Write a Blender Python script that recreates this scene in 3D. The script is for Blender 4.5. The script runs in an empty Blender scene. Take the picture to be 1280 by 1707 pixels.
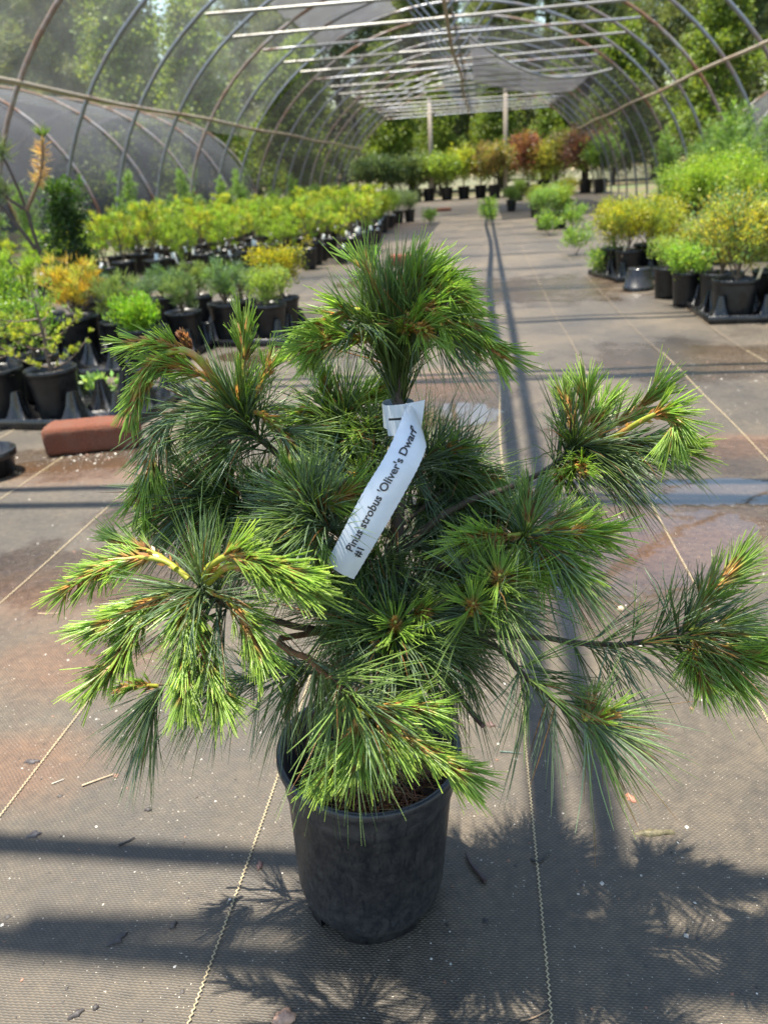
import bpy, math, random
import numpy as np
from mathutils import Vector, Matrix

# ------------------------------------------------------------------ camera, sky, sun, exposure
SC = bpy.context.scene
COL = SC.collection
F, CX, CY, H = 1282.0, 640.0, 853.5, 0.71          # photo focal length in px, centre, camera height

def cam_basis(vx=805, vy=287, roll=3.7):
    c = np.array([(vx-CX)/F, -(vy-CY)/F, 1.0]); c /= np.linalg.norm(c)
    r = math.radians(roll); h = np.array([math.cos(r), math.sin(r), 0])
    z = np.cross(c, h)
    if z[1] < 0: z = -z
    z /= np.linalg.norm(z)
    x = np.cross(c, z)
    if x[0] < 0: x = -x
    return np.stack([x, c, z], 1)                   # columns: world axes in (right, up, forward)
CM = cam_basis()
cam = bpy.data.cameras.new('camera'); camo = bpy.data.objects.new('camera', cam); COL.objects.link(camo)
R3 = CM.T
camo.matrix_world = Matrix(((R3[0][0], R3[0][1], -R3[0][2], 0), (R3[1][0], R3[1][1], -R3[1][2], 0),
                            (R3[2][0], R3[2][1], -R3[2][2], H), (0, 0, 0, 1)))
cam.sensor_fit = 'VERTICAL'; cam.sensor_height = 34.62; cam.sensor_width = 25.96
cam.lens = F/1707.0*34.62
cam.clip_start = 0.02; cam.clip_end = 600
cam.dof.use_dof = True; cam.dof.focus_distance = 0.66; cam.dof.aperture_fstop = 8.5
SC.camera = camo

SUN = Vector((-0.195, 0.045, 1.0)).normalized()       # towards the sun
world = bpy.data.worlds.new('World'); SC.world = world; world.use_nodes = True
wn = world.node_tree; bg = wn.nodes['Background']
sky = wn.nodes.new('ShaderNodeTexSky'); sky.sky_type = 'NISHITA'; sky.sun_disc = False
sky.sun_elevation = math.asin(SUN.z); sky.sun_rotation = math.atan2(SUN.x, SUN.y)
sky.air_density = 1.6; sky.dust_density = 0.6; sky.ozone_density = 2.0
wn.links.new(sky.outputs[0], bg.inputs[0]); bg.inputs[1].default_value = 0.115
sl = bpy.data.lights.new('sun', 'SUN'); sl.energy = 5.0; sl.angle = math.radians(0.53); sl.color = (1.0, 0.93, 0.80)
so = bpy.data.objects.new('sun', sl); COL.objects.link(so)
so.rotation_euler = (-SUN).to_track_quat('-Z', 'Y').to_euler()
vs = SC.view_settings; vs.view_transform = 'Standard'; vs.look = 'None'; vs.gamma = 1; vs.exposure = 1.45
vs.use_curve_mapping = False

# ------------------------------------------------------------------ helpers
def ray(px, py): return R3 @ np.array([(px-CX)/F, -(py-CY)/F, 1.0])
def G(px, py, z=0.0):
    d = ray(px, py); t = (z-H)/d[2]; return np.array([d[0]*t, d[1]*t, z])
def at(px, py, Y):
    d = ray(px, py); t = Y/d[1]; return d*t + np.array([0, 0, H])

def link(name, me, parent=None, loc=None, kind=None, label=None, cat=None, group=None):
    o = bpy.data.objects.new(name, me); COL.objects.link(o)
    if parent is not None: o.parent = parent
    if loc is not None: o.location = loc
    for k, v in (('kind', kind), ('label', label), ('category', cat), ('group', group)):
        if v: o[k] = v
    return o
def thing(name, label, cat, loc=(0, 0, 0), rz=0.0, group=None):
    o = link(name, None, None, loc, None, label, cat, group); o.rotation_euler.z = rz
    o.empty_display_size = .1
    return o
def copy_tree(o, parent=None, loc=None, rz=None, scale=None):
    c = o.copy(); COL.objects.link(c)
    if parent is not None: c.parent = parent
    if loc is not None: c.location = loc
    if rz is not None: c.rotation_euler.z = rz
    if scale is not None: c.scale = scale
    for ch in [x for x in list(bpy.data.objects) if x.parent == o] if False else list(KIDS.get(o.name, [])):
        d = ch.copy(); COL.objects.link(d); d.parent = c
        KIDS.setdefault(c.name, []).append(d)
    return c
KIDS = {}
def part(name, me, parent, loc=None, kind=None, label=None):
    o = link(name, me, parent, loc, kind, label)
    KIDS.setdefault(parent.name, []).append(o)
    return o

class MB:                                            # mesh collector: vertices, faces, colours
    def __init__(s): s.V = []; s.F = []; s.C = []; s.n = 0
    def add(s, V, Fc, C=None):
        V = np.asarray(V, float).reshape(-1, 3); Fc = np.asarray(Fc)
        s.V.append(V); s.F.append(Fc + s.n)
        if C is None: C = np.ones((len(V), 3))
        C = np.asarray(C, float)
        if C.ndim == 1: C = np.tile(C, (len(V), 1))
        s.C.append(C.reshape(-1, 3)); s.n += len(V)
        return s
    def mesh(s, name, mat, smooth=False):
        me = bpy.data.meshes.new(name)
        if not s.V: return me
        V = np.concatenate(s.V); C = np.concatenate(s.C)
        me.vertices.add(len(V)); me.vertices.foreach_set('co', V.ravel())
        loops = np.concatenate([f.ravel() for f in s.F]).astype(np.int32)
        tot = np.concatenate([np.full(len(f), f.shape[1]) for f in s.F]).astype(np.int32)
        st = np.concatenate([[0], np.cumsum(tot)[:-1]]).astype(np.int32)
        me.loops.add(len(loops)); me.loops.foreach_set('vertex_index', loops)
        me.polygons.add(len(tot)); me.polygons.foreach_set('loop_start', st)
        try: me.polygons.foreach_set('loop_total', tot)
        except Exception: pass
        me.update(calc_edges=True)
        a = me.color_attributes.new('Col', 'FLOAT_COLOR', 'POINT')
        a.data.foreach_set('color', np.concatenate([C, np.ones((len(C), 1))], 1).ravel().astype(np.float32))
        if smooth: me.polygons.foreach_set('use_smooth', np.ones(len(tot), bool))
        me.materials.append(mat)
        return me

def norm(a): return a/np.maximum(np.linalg.norm(a, axis=-1, keepdims=True), 1e-9)
def box(mb, c, s, rz=0, C=None, bevel=0.0):
    sx, sy, sz = s[0]/2, s[1]/2, s[2]/2
    if bevel <= 0:
        v = np.array([[x, y, z] for z in (-sz, sz) for y in (-sy, sy) for x in (-sx, sx)])
        f = [[0, 2, 3, 1], [4, 5, 7, 6], [0, 1, 5, 4], [1, 3, 7, 5], [3, 2, 6, 7], [2, 0, 4, 6]]
        ca, sa = math.cos(rz), math.sin(rz)
        v = v @ np.array([[ca, sa, 0], [-sa, ca, 0], [0, 0, 1]]) + np.array(c)
        mb.add(v, f, C)
    else:
        b = bevel; ca, sa = math.cos(rz), math.sin(rz); rings = []
        for z, i in ((-sz, b), (-sz+b, 0), (sz-b, 0), (sz, b)):
            X, Y = sx-i, sy-i; k = b*.6
            rings.append([[-X+k, -Y, z], [X-k, -Y, z], [X, -Y+k, z], [X, Y-k, z], [X-k, Y, z], [-X+k, Y, z], [-X, Y-k, z], [-X, -Y+k, z]])
        v = np.array(rings).reshape(-1, 3) @ np.array([[ca, sa, 0], [-sa, ca, 0], [0, 0, 1]]) + np.array(c)
        f = [[r*8+i, r*8+(i+1) % 8, r*8+8+(i+1) % 8, r*8+8+i] for r in range(3) for i in range(8)]
        mb.add(v, f, C)
        mb.add(v, [list(range(7, -1, -1)), list(range(24, 32))], C)
def tube(mb, pts, rad, n=6, C=None, cap=True):
    P = np.asarray(pts, float); m = len(P); rad = np.broadcast_to(np.asarray(rad, float), (m,))
    T = norm(np.gradient(P, axis=0)); up = np.array([0.13, 0.21, 1.0])
    if abs(norm(T.mean(0)[None])[0] @ norm(up[None])[0]) > .9: up = np.array([1.0, .2, .1])
    A = norm(np.cross(T, up)); B = np.cross(T, A)
    th = np.arange(n)*2*math.pi/n
    V = P[:, None] + rad[:, None, None]*(A[:, None]*np.cos(th)[None, :, None] + B[:, None]*np.sin(th)[None, :, None])
    f = [[r*n+i, r*n+(i+1) % n, r*n+n+(i+1) % n, r*n+n+i] for r in range(m-1) for i in range(n)]
    CC = None
    if C is not None:
        C = np.asarray(C, float); CC = np.tile(C, (m*n, 1)) if C.ndim == 1 else np.repeat(C, n, axis=0)
    mb.add(V.reshape(-1, 3), f, CC)
    if cap: mb.add(V[[0, -1]].reshape(-1, 3), [list(range(n)), list(range(2*n-1, n-1, -1))], None if C is None else np.tile(C if C.ndim == 1 else C[0], (2*n, 1)))
def lathe(mb, prof, n=24, C=None, skip=None, squash=1.0):
    prof = np.asarray(prof, float); m = len(prof); th = np.arange(n)*2*math.pi/n
    V = np.stack([prof[:, 0, None]*np.cos(th), prof[:, 0, None]*np.sin(th)*squash, np.repeat(prof[:, 1, None], n, 1)], -1)
    f = [[r*n+i, r*n+(i+1) % n, r*n+n+(i+1) % n, r*n+n+i] for r in range(m-1) for i in range(n) if not (skip and skip(r, i))]
    mb.add(V.reshape(-1, 3), f, C)
def spline(pts, n):
    P = np.asarray(pts, float)
    if len(P) < 3:
        t = np.linspace(0, 1, n)[:, None]; return P[0]*(1-t)+P[-1]*t
    Q = np.vstack([2*P[0]-P[1], P, 2*P[-1]-P[-2]]); out = []
    u = np.linspace(0, len(P)-1-1e-6, n)
    for s in u:
        i = int(s); t = s-i; a, b, c, d = Q[i:i+4]
        out.append(.5*((2*b)+(-a+c)*t+(2*a-5*b+4*c-d)*t*t+(-a+3*b-3*c+d)*t**3))
    return np.array(out)

# ------------------------------------------------------------------ materials
def mat(name, col=(.5, .5, .5), rough=.6, **kw):
    m = bpy.data.materials.new(name); m.use_nodes = True
    b = m.node_tree.nodes['Principled BSDF']
    b.inputs['Base Color'].default_value = (*col, 1); b.inputs['Roughness'].default_value = rough
    for k, v in kw.items(): b.inputs[k.replace('_', ' ')].default_value = v
    return m
class NT:
    def __init__(s, m): s.t = m.node_tree; s.b = s.t.nodes['Principled BSDF']; s.out = s.t.nodes['Material Output']
    def n(s, typ, **kw):
        o = s.t.nodes.new('ShaderNode'+typ)
        for k, v in kw.items(): setattr(o, k, v)
        return o
    def l(s, a, b): s.t.links.new(a, b)
    def val(s, sock, v):
        if hasattr(v, 'is_output'): s.l(v, sock)
        else: sock.default_value = v
    def math(s, op, a, b=None, c=None, clamp=False):
        o = s.n('Math', operation=op); o.use_clamp = clamp
        for i, v in enumerate((a, b, c)):
            if v is not None: s.val(o.inputs[i], v)
        return o.outputs[0]
    def mix(s, fac, a, b, typ='MIX'):
        o = s.n('MixRGB', blend_type=typ); s.val(o.inputs[0], fac)
        for i, v in ((1, a), (2, b)): s.val(o.inputs[i], v if hasattr(v, 'is_output') else (*v, 1))
        return o.outputs[0]
    def noise(s, vec, scale, detail=4, rough=.55, dist=0):
        o = s.n('TexNoise'); o.inputs['Scale'].default_value = scale; o.inputs['Detail'].default_value = detail
        o.inputs['Roughness'].default_value = rough; o.inputs['Distortion'].default_value = dist
        if vec is not None: s.l(vec, o.inputs['Vector'])
        return o.outputs[0]
    def ramp(s, fac, a, b, ca=(0, 0, 0), cb=(1, 1, 1)):
        o = s.n('ValToRGB'); e = o.color_ramp.elements
        e[0].position, e[1].position = a, b; e[0].color = (*ca, 1); e[1].color = (*cb, 1)
        s.l(fac, o.inputs[0]); return o.outputs[0]
    def bump(s, h, strength=.3, dist=.01, normal=None):
        o = s.n('Bump'); o.inputs['Strength'].default_value = strength; o.inputs['Distance'].default_value = dist
        s.l(h, o.inputs['Height'])
        if normal is not None: s.l(normal, o.inputs['Normal'])
        return o.outputs[0]
    def obj(s): return s.n('TexCoord').outputs['Object']

def leaf_material(name, trans=.35, rough=.42, gain=1.0):
    m = mat(name, rough=rough); t = NT(m)
    a = t.n('Attribute', attribute_name='Col').outputs['Color']
    t.l(a, t.b.inputs['Base Color'])
    tr = t.n('BsdfTranslucent'); t.l(t.mix(1.0, a, (1.5*gain, 1.45*gain, .7*gain), 'MULTIPLY'), tr.inputs[0])
    mx = t.n('MixShader'); mx.inputs[0].default_value = trans
    t.l(t.b.outputs[0], mx.inputs[1]); t.l(tr.outputs[0], mx.inputs[2]); t.l(mx.outputs[0], t.out.inputs[0])
    return m
M = {}
M['needle'] = leaf_material('needle', .48, .27)
M['leaf'] = leaf_material('leaf', .42, .5)
M['tree_leaf'] = leaf_material('tree_leaf', .45, .55)
def attr_mat(name, rough, scale=120, amt=.5, bump=.5, bd=.003):
    m = mat(name, rough=rough); t = NT(m)
    a = t.n('Attribute', attribute_name='Col').outputs['Color']
    nz = t.noise(t.obj(), scale, 5)
    t.l(t.mix(amt, a, t.ramp(nz, .3, .7, (.35, .35, .35), (1.5, 1.5, 1.5)), 'MULTIPLY'), t.b.inputs['Base Color'])
    t.l(t.bump(nz, bump, bd), t.b.inputs['Normal'])
    return m
M['bark'] = attr_mat('bark', .75, 160)
M['candle'] = attr_mat('candle', .5, 300, .35, .4, .001)
M['debris'] = attr_mat('debris', .6, 200, .6)

def plastic(name, col, dust, rough, scale=30):
    m = mat(name, col, rough); t = NT(m); o = t.obj()
    n1 = t.noise(o, scale, 6, .65); n2 = t.noise(o, scale*6, 3)
    mp = t.n('Mapping'); mp.inputs['Scale'].default_value = (1, 1, .18); t.l(o, mp.inputs[0])
    n3 = t.noise(mp.outputs[0], scale*4.5, 3, .5)
    d = t.math('MULTIPLY', t.ramp(n1, .32, .75), t.math('ADD', t.math('MULTIPLY', n2, .6), .5))
    d = t.math('MULTIPLY', d, t.ramp(n3, .28, .46), clamp=True)
    t.l(t.mix(t.math('MULTIPLY', d, dust, clamp=True), col, (.17, .165, .16)), t.b.inputs['Base Color'])
    t.l(t.math('ADD', t.math('MULTIPLY', d, .35), rough, clamp=True), t.b.inputs['Roughness'])
    t.l(t.bump(n1, .12, .004), t.b.inputs['Normal'])
    return m
M['pot'] = plastic('dusty_black_plastic', (.012, .014, .019), .30, .30, 75)
M['pot_far'] = plastic('black_plastic', (.0045, .005, .006), .10, .27)
M['tray'] = plastic('tray_plastic', (.006, .006, .007), .14, .17, 12)

m = M['soil'] = mat('potting_soil', (.05, .032, .02), .95); t = NT(m); nz = t.noise(t.obj(), 160, 6, .7)
t.l(t.ramp(nz, .3, .75, (.015, .010, .007), (.13, .085, .05)), t.b.inputs['Base Color']); t.l(t.bump(nz, .9, .008), t.b.inputs['Normal'])

def pipe(name, base, rust_lo, rust_hi, rough, metal):
    m = mat(name, base, rough, Metallic=metal); t = NT(m); o = t.obj()
    nz = t.noise(o, 1.1, 8, .72); f = t.ramp(nz, rust_lo, rust_hi)
    n2 = t.noise(o, 25, 4)
    t.l(t.mix(f, t.mix(n2, tuple(c*.75 for c in base), base), t.mix(n2, (.13, .055, .028), (.26, .13, .07))), t.b.inputs['Base Color'])
    t.l(t.math('SUBTRACT', metal, t.math('MULTIPLY', f, metal)), t.b.inputs['Metallic'])
    t.l(t.math('ADD', rough, t.math('MULTIPLY', f, .35)), t.b.inputs['Roughness'])
    return m
M['galv'] = pipe('galvanised_pipe', (.25, .26, .28), .52, .66, .38, .55)
M['rusty'] = pipe('rusty_pipe', (.36, .35, .34), .42, .58, .42, .45)
M['pale_pipe'] = pipe('pale_pipe', (.30, .29, .27), .6, .8, .4, .35)
M['tan_pipe'] = pipe('tan_pipe', (.42, .34, .24), .5, .7, .5, .1)

def net(name, col, open_, scale=18):
    m = mat(name, col, .7); t = NT(m); o = t.obj()
    f = t.ramp(t.noise(o, scale*.08, 5, .6), .25, .8, (open_+.12,)*3, (open_-.14,)*3)
    tr = t.n('BsdfTransparent'); tl = t.n('BsdfTranslucent'); tl.inputs[0].default_value = (*col, 1)
    m1 = t.n('MixShader'); m1.inputs[0].default_value = .35; t.l(t.b.outputs[0], m1.inputs[1]); t.l(tl.outputs[0], m1.inputs[2])
    m2 = t.n('MixShader'); t.l(f, m2.inputs[0]); t.l(m1.outputs[0], m2.inputs[1]); t.l(tr.outputs[0], m2.inputs[2])
    t.l(m2.outputs[0], t.out.inputs[0])
    return m
M['net'] = net('shade_net', (.045, .045, .05), .55)
M['net_dense'] = net('dense_shade_net', (.095, .095, .105), .36)
M['net_grey'] = net('grey_net', (.20, .20, .22), .26)
M['net_veil'] = net('lens_haze_net', (.34, .36, .36), .80)  # pale, mostly open net; its colour imitates a lens veil

m = M['brick'] = mat('clay_brick', (.38, .15, .085), .85); t = NT(m); o = t.obj(); n1 = t.noise(o, 14, 6, .65); n2 = t.noise(o, 240, 4, .7)
t.l(t.mix(t.ramp(n1, .45, .8), t.mix(t.ramp(n2, .35, .65), (.15, .042, .020), (.30, .095, .045)), (.20, .10, .06)), t.b.inputs['Base Color'])
t.l(t.bump(n2, 1.0, .012), t.b.inputs['Normal'])
m = M['wood'] = mat('weathered_wood', (.45, .37, .28), .8); t = NT(m); o = t.obj()
mp = t.n('Mapping'); mp.inputs['Scale'].default_value = (30, 30, 1.5); t.l(o, mp.inputs[0]); nz = t.noise(mp.outputs[0], 1, 5)
t.l(t.ramp(nz, .3, .7, (.30, .23, .16), (.56, .47, .36)), t.b.inputs['Base Color'])
m = M['label'] = mat('white_plastic_label', (.80, .82, .86), .38); t = NT(m)
nz = t.noise(t.obj(), 60, 5); t.l(t.ramp(nz, .25, .7, (.50, .54, .61), (.60, .64, .70)), t.b.inputs['Base Color'])
M['ink'] = mat('black_ink', (.02, .02, .024), .5)
M['white_tag'] = mat('white_tag', (.75, .75, .72), .5)
M['tan_tag'] = mat('tan_tag', (.62, .50, .32), .6)
M['thread'] = attr_mat('seam_thread', .6, 400, .4)
m = M['grass_ground'] = mat('grassy_earth', (.1, .12, .05), .95); t = NT(m); o = t.obj()
t.l(t.mix(t.ramp(t.noise(o, .5, 6, .65), .4, .62), (.15, .105, .065), (.075, .11, .035)), t.b.inputs['Base Color'])
t.l(t.bump(t.noise(o, 12, 6), .8, .08), t.b.inputs['Normal'])

# woven ground cover: tape weave, dust, brown silt stains, wet patches
m = M['fabric'] = mat('woven_ground_cover', (.1, .1, .1), .7); t = NT(m); o = t.obj()
sep = t.n('SeparateXYZ'); t.l(o, sep.inputs[0]); X, Y = sep.outputs[0], sep.outputs[1]
wob = t.math('MULTIPLY', t.noise(o, 9, 2), .012)
kx = t.math('MULTIPLY', t.math('ADD', X, wob), 2*math.pi/.0058); ky = t.math('MULTIPLY', t.math('ADD', Y, wob), 2*math.pi/.0050)
wv = t.math('MULTIPLY', t.math('SINE', kx), t.math('SINE', ky))
wv = t.math('ADD', t.math('MULTIPLY', wv, .5), .5)
rib = t.math('ADD', t.math('MULTIPLY', t.math('SINE', t.math('MULTIPLY', ky, 2.0)), .5), .5)
big = t.noise(o, 1.1, 7, .62, .4); mid = t.noise(o, 5.5, 6, .62, .3); fine = t.noise(o, 70, 5, .7)
speck = t.noise(o, 330, 2, .5)
def blob(cx, cy, rx, ry, soft=.35):
    dx = t.math('DIVIDE', t.math('SUBTRACT', X, cx), rx); dy = t.math('DIVIDE', t.math('SUBTRACT', Y, cy), ry)
    d = t.math('SQRT', t.math('ADD', t.math('MULTIPLY', dx, dx), t.math('MULTIPLY', dy, dy)))
    d = t.math('ADD', d, t.math('MULTIPLY', t.math('SUBTRACT', mid, .5), 1.6))
    return t.math('DIVIDE', t.math('SUBTRACT', 1.0, d), soft, clamp=True)
def union(bs):
    r = bs[0]
    for b_ in bs[1:]: r = t.math('MAXIMUM', r, b_)
    return r
def gb(px, py): return [float(v) for v in G(px, py)[:2]]
wet = union([blob(*gb(900, 480), .9, .8), blob(*gb(330, 850), .3, .2), blob(*gb(1130, 860), .30, .26), blob(*gb(1010, 740), .26, .22), blob(*gb(1230, 760), .22, .15), blob(*gb(160, 960), .40, .18),
             blob(*gb(90, 770), .40, .17), blob(*gb(760, 660), .32, .40), blob(*gb(560, 520), .9, .35), blob(*gb(1150, 600), .5, .45), blob(*gb(1000, 1010), .2, .16)])
brown = union([blob(*gb(40, 1280), .13, .10, .6), blob(*gb(1220, 745), .25, .12, .4), blob(*gb(130, 1100), .22, .16, .8), blob(*gb(180, 790), .5, .14, .7),
               blob(*gb(740, 640), .22, .3, .7), blob(*gb(640, 380), .9, 1.6, .9), blob(*gb(1090, 900), .28, .22, .9), blob(*gb(80, 1000), .3, .14, .8)])
dust = t.math('MULTIPLY', t.ramp(big, .24, .66), t.math('ADD', t.math('MULTIPLY', mid, 1.1), .22), clamp=True)
base = t.mix(dust, (.026, .024, .022), (.145, .115, .076))
base = t.mix(t.math('MULTIPLY', brown, .75, clamp=True), base, t.mix(mid, (.11, .052, .024), (.165, .098, .056)))
pool = union([blob(*gb(1120, 900), .20, .20, .12), blob(*gb(1180, 820), .20, .10, .12), blob(*gb(1000, 960), .14, .10, .12), blob(*gb(205, 1075), .07, .035, .12), blob(*gb(120, 775), .26, .06, .15), blob(*gb(760, 690), .16, .16, .15), blob(*gb(480, 590), .35, .2, .15), blob(*gb(620, 470), .3, .3, .2)])
wet = t.math('MAXIMUM', wet, pool)
base = t.mix(t.math('MULTIPLY', wet, .5, clamp=True), base, (.060, .036, .024))
thr = t.math('MULTIPLY', t.math('SUBTRACT', 1.0, t.math('MULTIPLY', wet, .5, clamp=True)), 1.0)
base = t.mix(t.math('MULTIPLY', thr, .62), base, t.mix(t.math('MULTIPLY', wv, rib), (.30, .30, .32), (2.1, 2.0, 1.85)), 'MULTIPLY')
base = t.mix(.8, base, t.ramp(fine, .25, .75, (.45, .45, .45), (1.5, 1.47, 1.42)), 'MULTIPLY')
base = t.mix(.6, base, t.ramp(t.noise(o, 2.3, 8, .7, .8), .3, .72, (.5, .52, .56), (1.4, 1.36, 1.3)), 'MULTIPLY')
base = t.mix(t.ramp(speck, .71, .74), base, (.40, .35, .28))
t.l(base, t.b.inputs['Base Color'])
rgh = t.math('SUBTRACT', t.math('ADD', .50, t.math('MULTIPLY', dust, .25)), t.math('MULTIPLY', wet, .38))
rgh = t.math('SUBTRACT', rgh, t.math('MULTIPLY', pool, .6))
t.l(t.math('MAXIMUM', t.math('ADD', rgh, t.math('MULTIPLY', t.math('SUBTRACT', fine, .5), t.math('MULTIPLY', t.math('SUBTRACT', 1.0, pool), .25))), .035), t.b.inputs['Roughness'])
wr = t.noise(o, 3.2, 5, .6, .5)
dry = t.math('SUBTRACT', 1.0, pool)
b1 = t.bump(t.math('MULTIPLY', t.math('MULTIPLY', t.math('MULTIPLY', wv, rib), thr), dry), .55, .0012)
t.l(t.bump(t.math('MULTIPLY', wr, t.math('ADD', t.math('MULTIPLY', dry, .9), .1)), .30, .03, b1), t.b.inputs['Normal'])

# ------------------------------------------------------------------ the setting
XC = -0.45                                            # centre line of the hoop house
SP, Y0 = 1.165, 0.645                                   # hoop spacing, first hoop
A_, B_ = 3.66, 3.05                                   # half width and ridge height
TIE = 2.32
mb = MB(); mb.add([[-150, -60, 0], [150, -60, 0], [150, 200, 0], [-150, 200, 0]], [[0, 1, 2, 3]])
link('ground', mb.mesh('ground', M['grass_ground']), kind='structure', loc=(0, 0, -.02))
# the sheet of ground cover: finely divided near the camera, with low wrinkles
rng = np.random.default_rng(3)
gx = np.concatenate([np.linspace(XC-4.0, -1.4, 12)[:-1], np.linspace(-1.4, 1.4, 113), np.linspace(1.4, XC+4.0, 12)[1:]])
gy = np.concatenate([np.linspace(-3.0, .2, 10)[:-1], np.linspace(.2, 3.2, 121), np.linspace(3.2, 27, 60)[1:]])
GX, GY = np.meshgrid(gx, gy)
def wrinkle(x, y):
    w = .0016*np.sin(3.1*x+1.7*y+.5) + .0012*np.sin(-5.3*x+4.1*y+1.1) + .0010*np.sin(9.7*x+2.2*y) + .0008*np.sin(1.3*x-11*y+.4)
    return w*np.clip((y-.0)/.5, 0, 1)
GZ = wrinkle(GX, GY); nx, ny = len(gx), len(gy)
idx = np.arange(nx*ny).reshape(ny, nx)
fc = np.stack([idx[:-1, :-1], idx[:-1, 1:], idx[1:, 1:], idx[1:, :-1]], -1).reshape(-1, 4)
mb = MB(); mb.add(np.stack([GX, GY, GZ], -1).reshape(-1, 3), fc)
fabric = link('ground_cover_sheet', mb.mesh('ground_cover_sheet', M['fabric'], True), kind='structure')
# stitched marker seams woven into the sheet
for k in range(-9, 11):
    x0 = .050 + .328*k
    if x0 < XC-3.9 or x0 > XC+3.9: continue
    ys = np.arange(.2, 3.2, .0028)
    dx = .0011*np.where(np.arange(len(ys)) % 2 == 0, 1, -1) + .004*np.sin(ys*2.3+k) + .003*np.sin(ys*5.1+2*k)
    w = .00085
    P0 = np.stack([x0+dx, ys, wrinkle(x0+dx, ys)+.0022], -1)
    L_ = P0.copy(); L_[:, 0] -= w; R_ = P0.copy(); R_[:, 0] += w
    V = np.stack([L_, P0+[0, 0, .0007], R_], 1).reshape(-1, 3); n_ = len(ys)
    i = np.arange(n_-1)*3
    f = np.concatenate([np.stack([i, i+1, i+4, i+3], -1), np.stack([i+1, i+2, i+5, i+4], -1)])
    c = np.tile(np.array([.40, .32, .19])*(1 if k != 0 else 1.15), (len(V), 1))*rng.uniform(.7, 1.2, (len(V), 1))
    mb = MB(); mb.add(V, f, c)
    ys2 = np.linspace(3.2, 24, 60); xs2 = x0 + .004*np.sin(ys2*2.3+k)+.003*np.sin(ys2*5.1+2*k) + .01*np.sin(ys2*.7+k)
    V = np.stack([np.stack([xs2-.0015, ys2, 0*ys2+.004], -1), np.stack([xs2+.0015, ys2, 0*ys2+.004], -1)], 1).reshape(-1, 3)
    i = np.arange(59)*2
    mb.add(V, np.stack([i, i+1, i+3, i+2], -1), (.19, .145, .095))
    link('stitched_seam', mb.mesh('stitched_seam', M['thread']), fabric)

# ------------------------------------------------------------------ hoop house frame
def arch_pts(a, b, n=40, lo=0.0, hi=math.pi, lift=0.0):
    th = np.linspace(lo, hi, n)
    return np.stack([a*np.cos(th), 0*th, b*np.sin(th)*1.0+lift], -1)
house = thing('hoop_house', 'long open hoop house of bent grey and rusty pipes over the nursery aisle', 'hoop house', (XC, 0, 0))
def hoop_mesh(matr, rad=.020, a=A_, b=B_, seg=44):
    mb = MB(); tube(mb, np.vstack([[a, 0, -.15], arch_pts(a, b, seg), [-a, 0, -.15]]), rad, 8)
    return mb.mesh('hoop', matr, True)
HM = [hoop_mesh(M['galv']), hoop_mesh(M['rusty'])]
mb = MB(); tube(mb, [[-2.37, 0, 0], [0, 0, -.01], [2.37, 0, 0]], .017, 8); TIEM = mb.mesh('tie_bar', M['pale_pipe'], True)
mb = MB(); tube(mb, [[-2.30, 0, 0], [0, 0, .01], [2.40, 0, 0]], .017, 8); TIEM2 = mb.mesh('tie_bar', M['galv'], True)
BR = []
for s in (-1, 1):
    mb = MB(); tube(mb, [[s*.04, 0, TIE+.02], [s*.62, 0, B_*math.sqrt(1-(.62/A_)**2)-.02]], .012, 6)
    BR.append(mb.mesh('brace', M['galv'], True))
NH = 22; rr = random.Random(5)
rust_set = {5, 9, 12, 16, 17, 21}
for k in range(-2, NH):
    y = Y0 + SP*k
    h = part('hoop', HM[1 if k in rust_set else 0], house, (0, y, 0)); h.rotation_euler.z = rr.uniform(-.006, .006)
    tb = part('tie_bar', TIEM if k % 3 else TIEM2, house, (rr.uniform(-.06, .06), y+.09, TIE+rr.uniform(-.015, .015)))
    tb.rotation_euler.y = rr.uniform(-.006, .006)
    for b in BR: part('brace', b, house, (0, y+.02, 0))
YE = Y0 + SP*(NH-1)
for s, zp in ((-1, 1.55), (1, 1.66)):
    xp = A_*math.sqrt(1-(zp/B_)**2)
    mb = MB(); tube(mb, [[s*(xp-.03), yy, zp + .012*math.sin(yy*1.3)] for yy in np.linspace(-2, YE, 30)], .020, 8)
    part('purlin', mb.mesh('purlin', M['tan_pipe'], True), house)
mb = MB(); tube(mb, [[.06+.02*math.sin(yy*.9), yy, TIE-.03] for yy in np.linspace(-2, YE, 30)], .022, 8)
part('centre_pipe', mb.mesh('centre_pipe', M['tan_pipe'], True), house)
mb = MB(); tube(mb, [[0, yy, B_-.045] for yy in np.linspace(-2, YE, 16)], .020, 8)
part('ridge_pipe', mb.mesh('ridge_pipe', M['galv'], True), house)
for px, top in ((720, 2.75), (842, 2.85)):
    g = G(px, 327); sc_ = (YE-.03)/g[1]
    mb = MB(); box(mb, (g[0]*sc_-XC, YE+.06, top/2-.1), (.12, .09, top+.2), 0, None, .01)
    part('end_post', mb.mesh('end_post', M['wood']), house)
mb = MB(); tube(mb, [[-1.15-XC-1.25, YE+.1, .02], [-1.9-XC+.5, YE+.05, .95]], .035, 6); part('post_brace', mb.mesh('post_brace', M['wood'], True), house)

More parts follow.
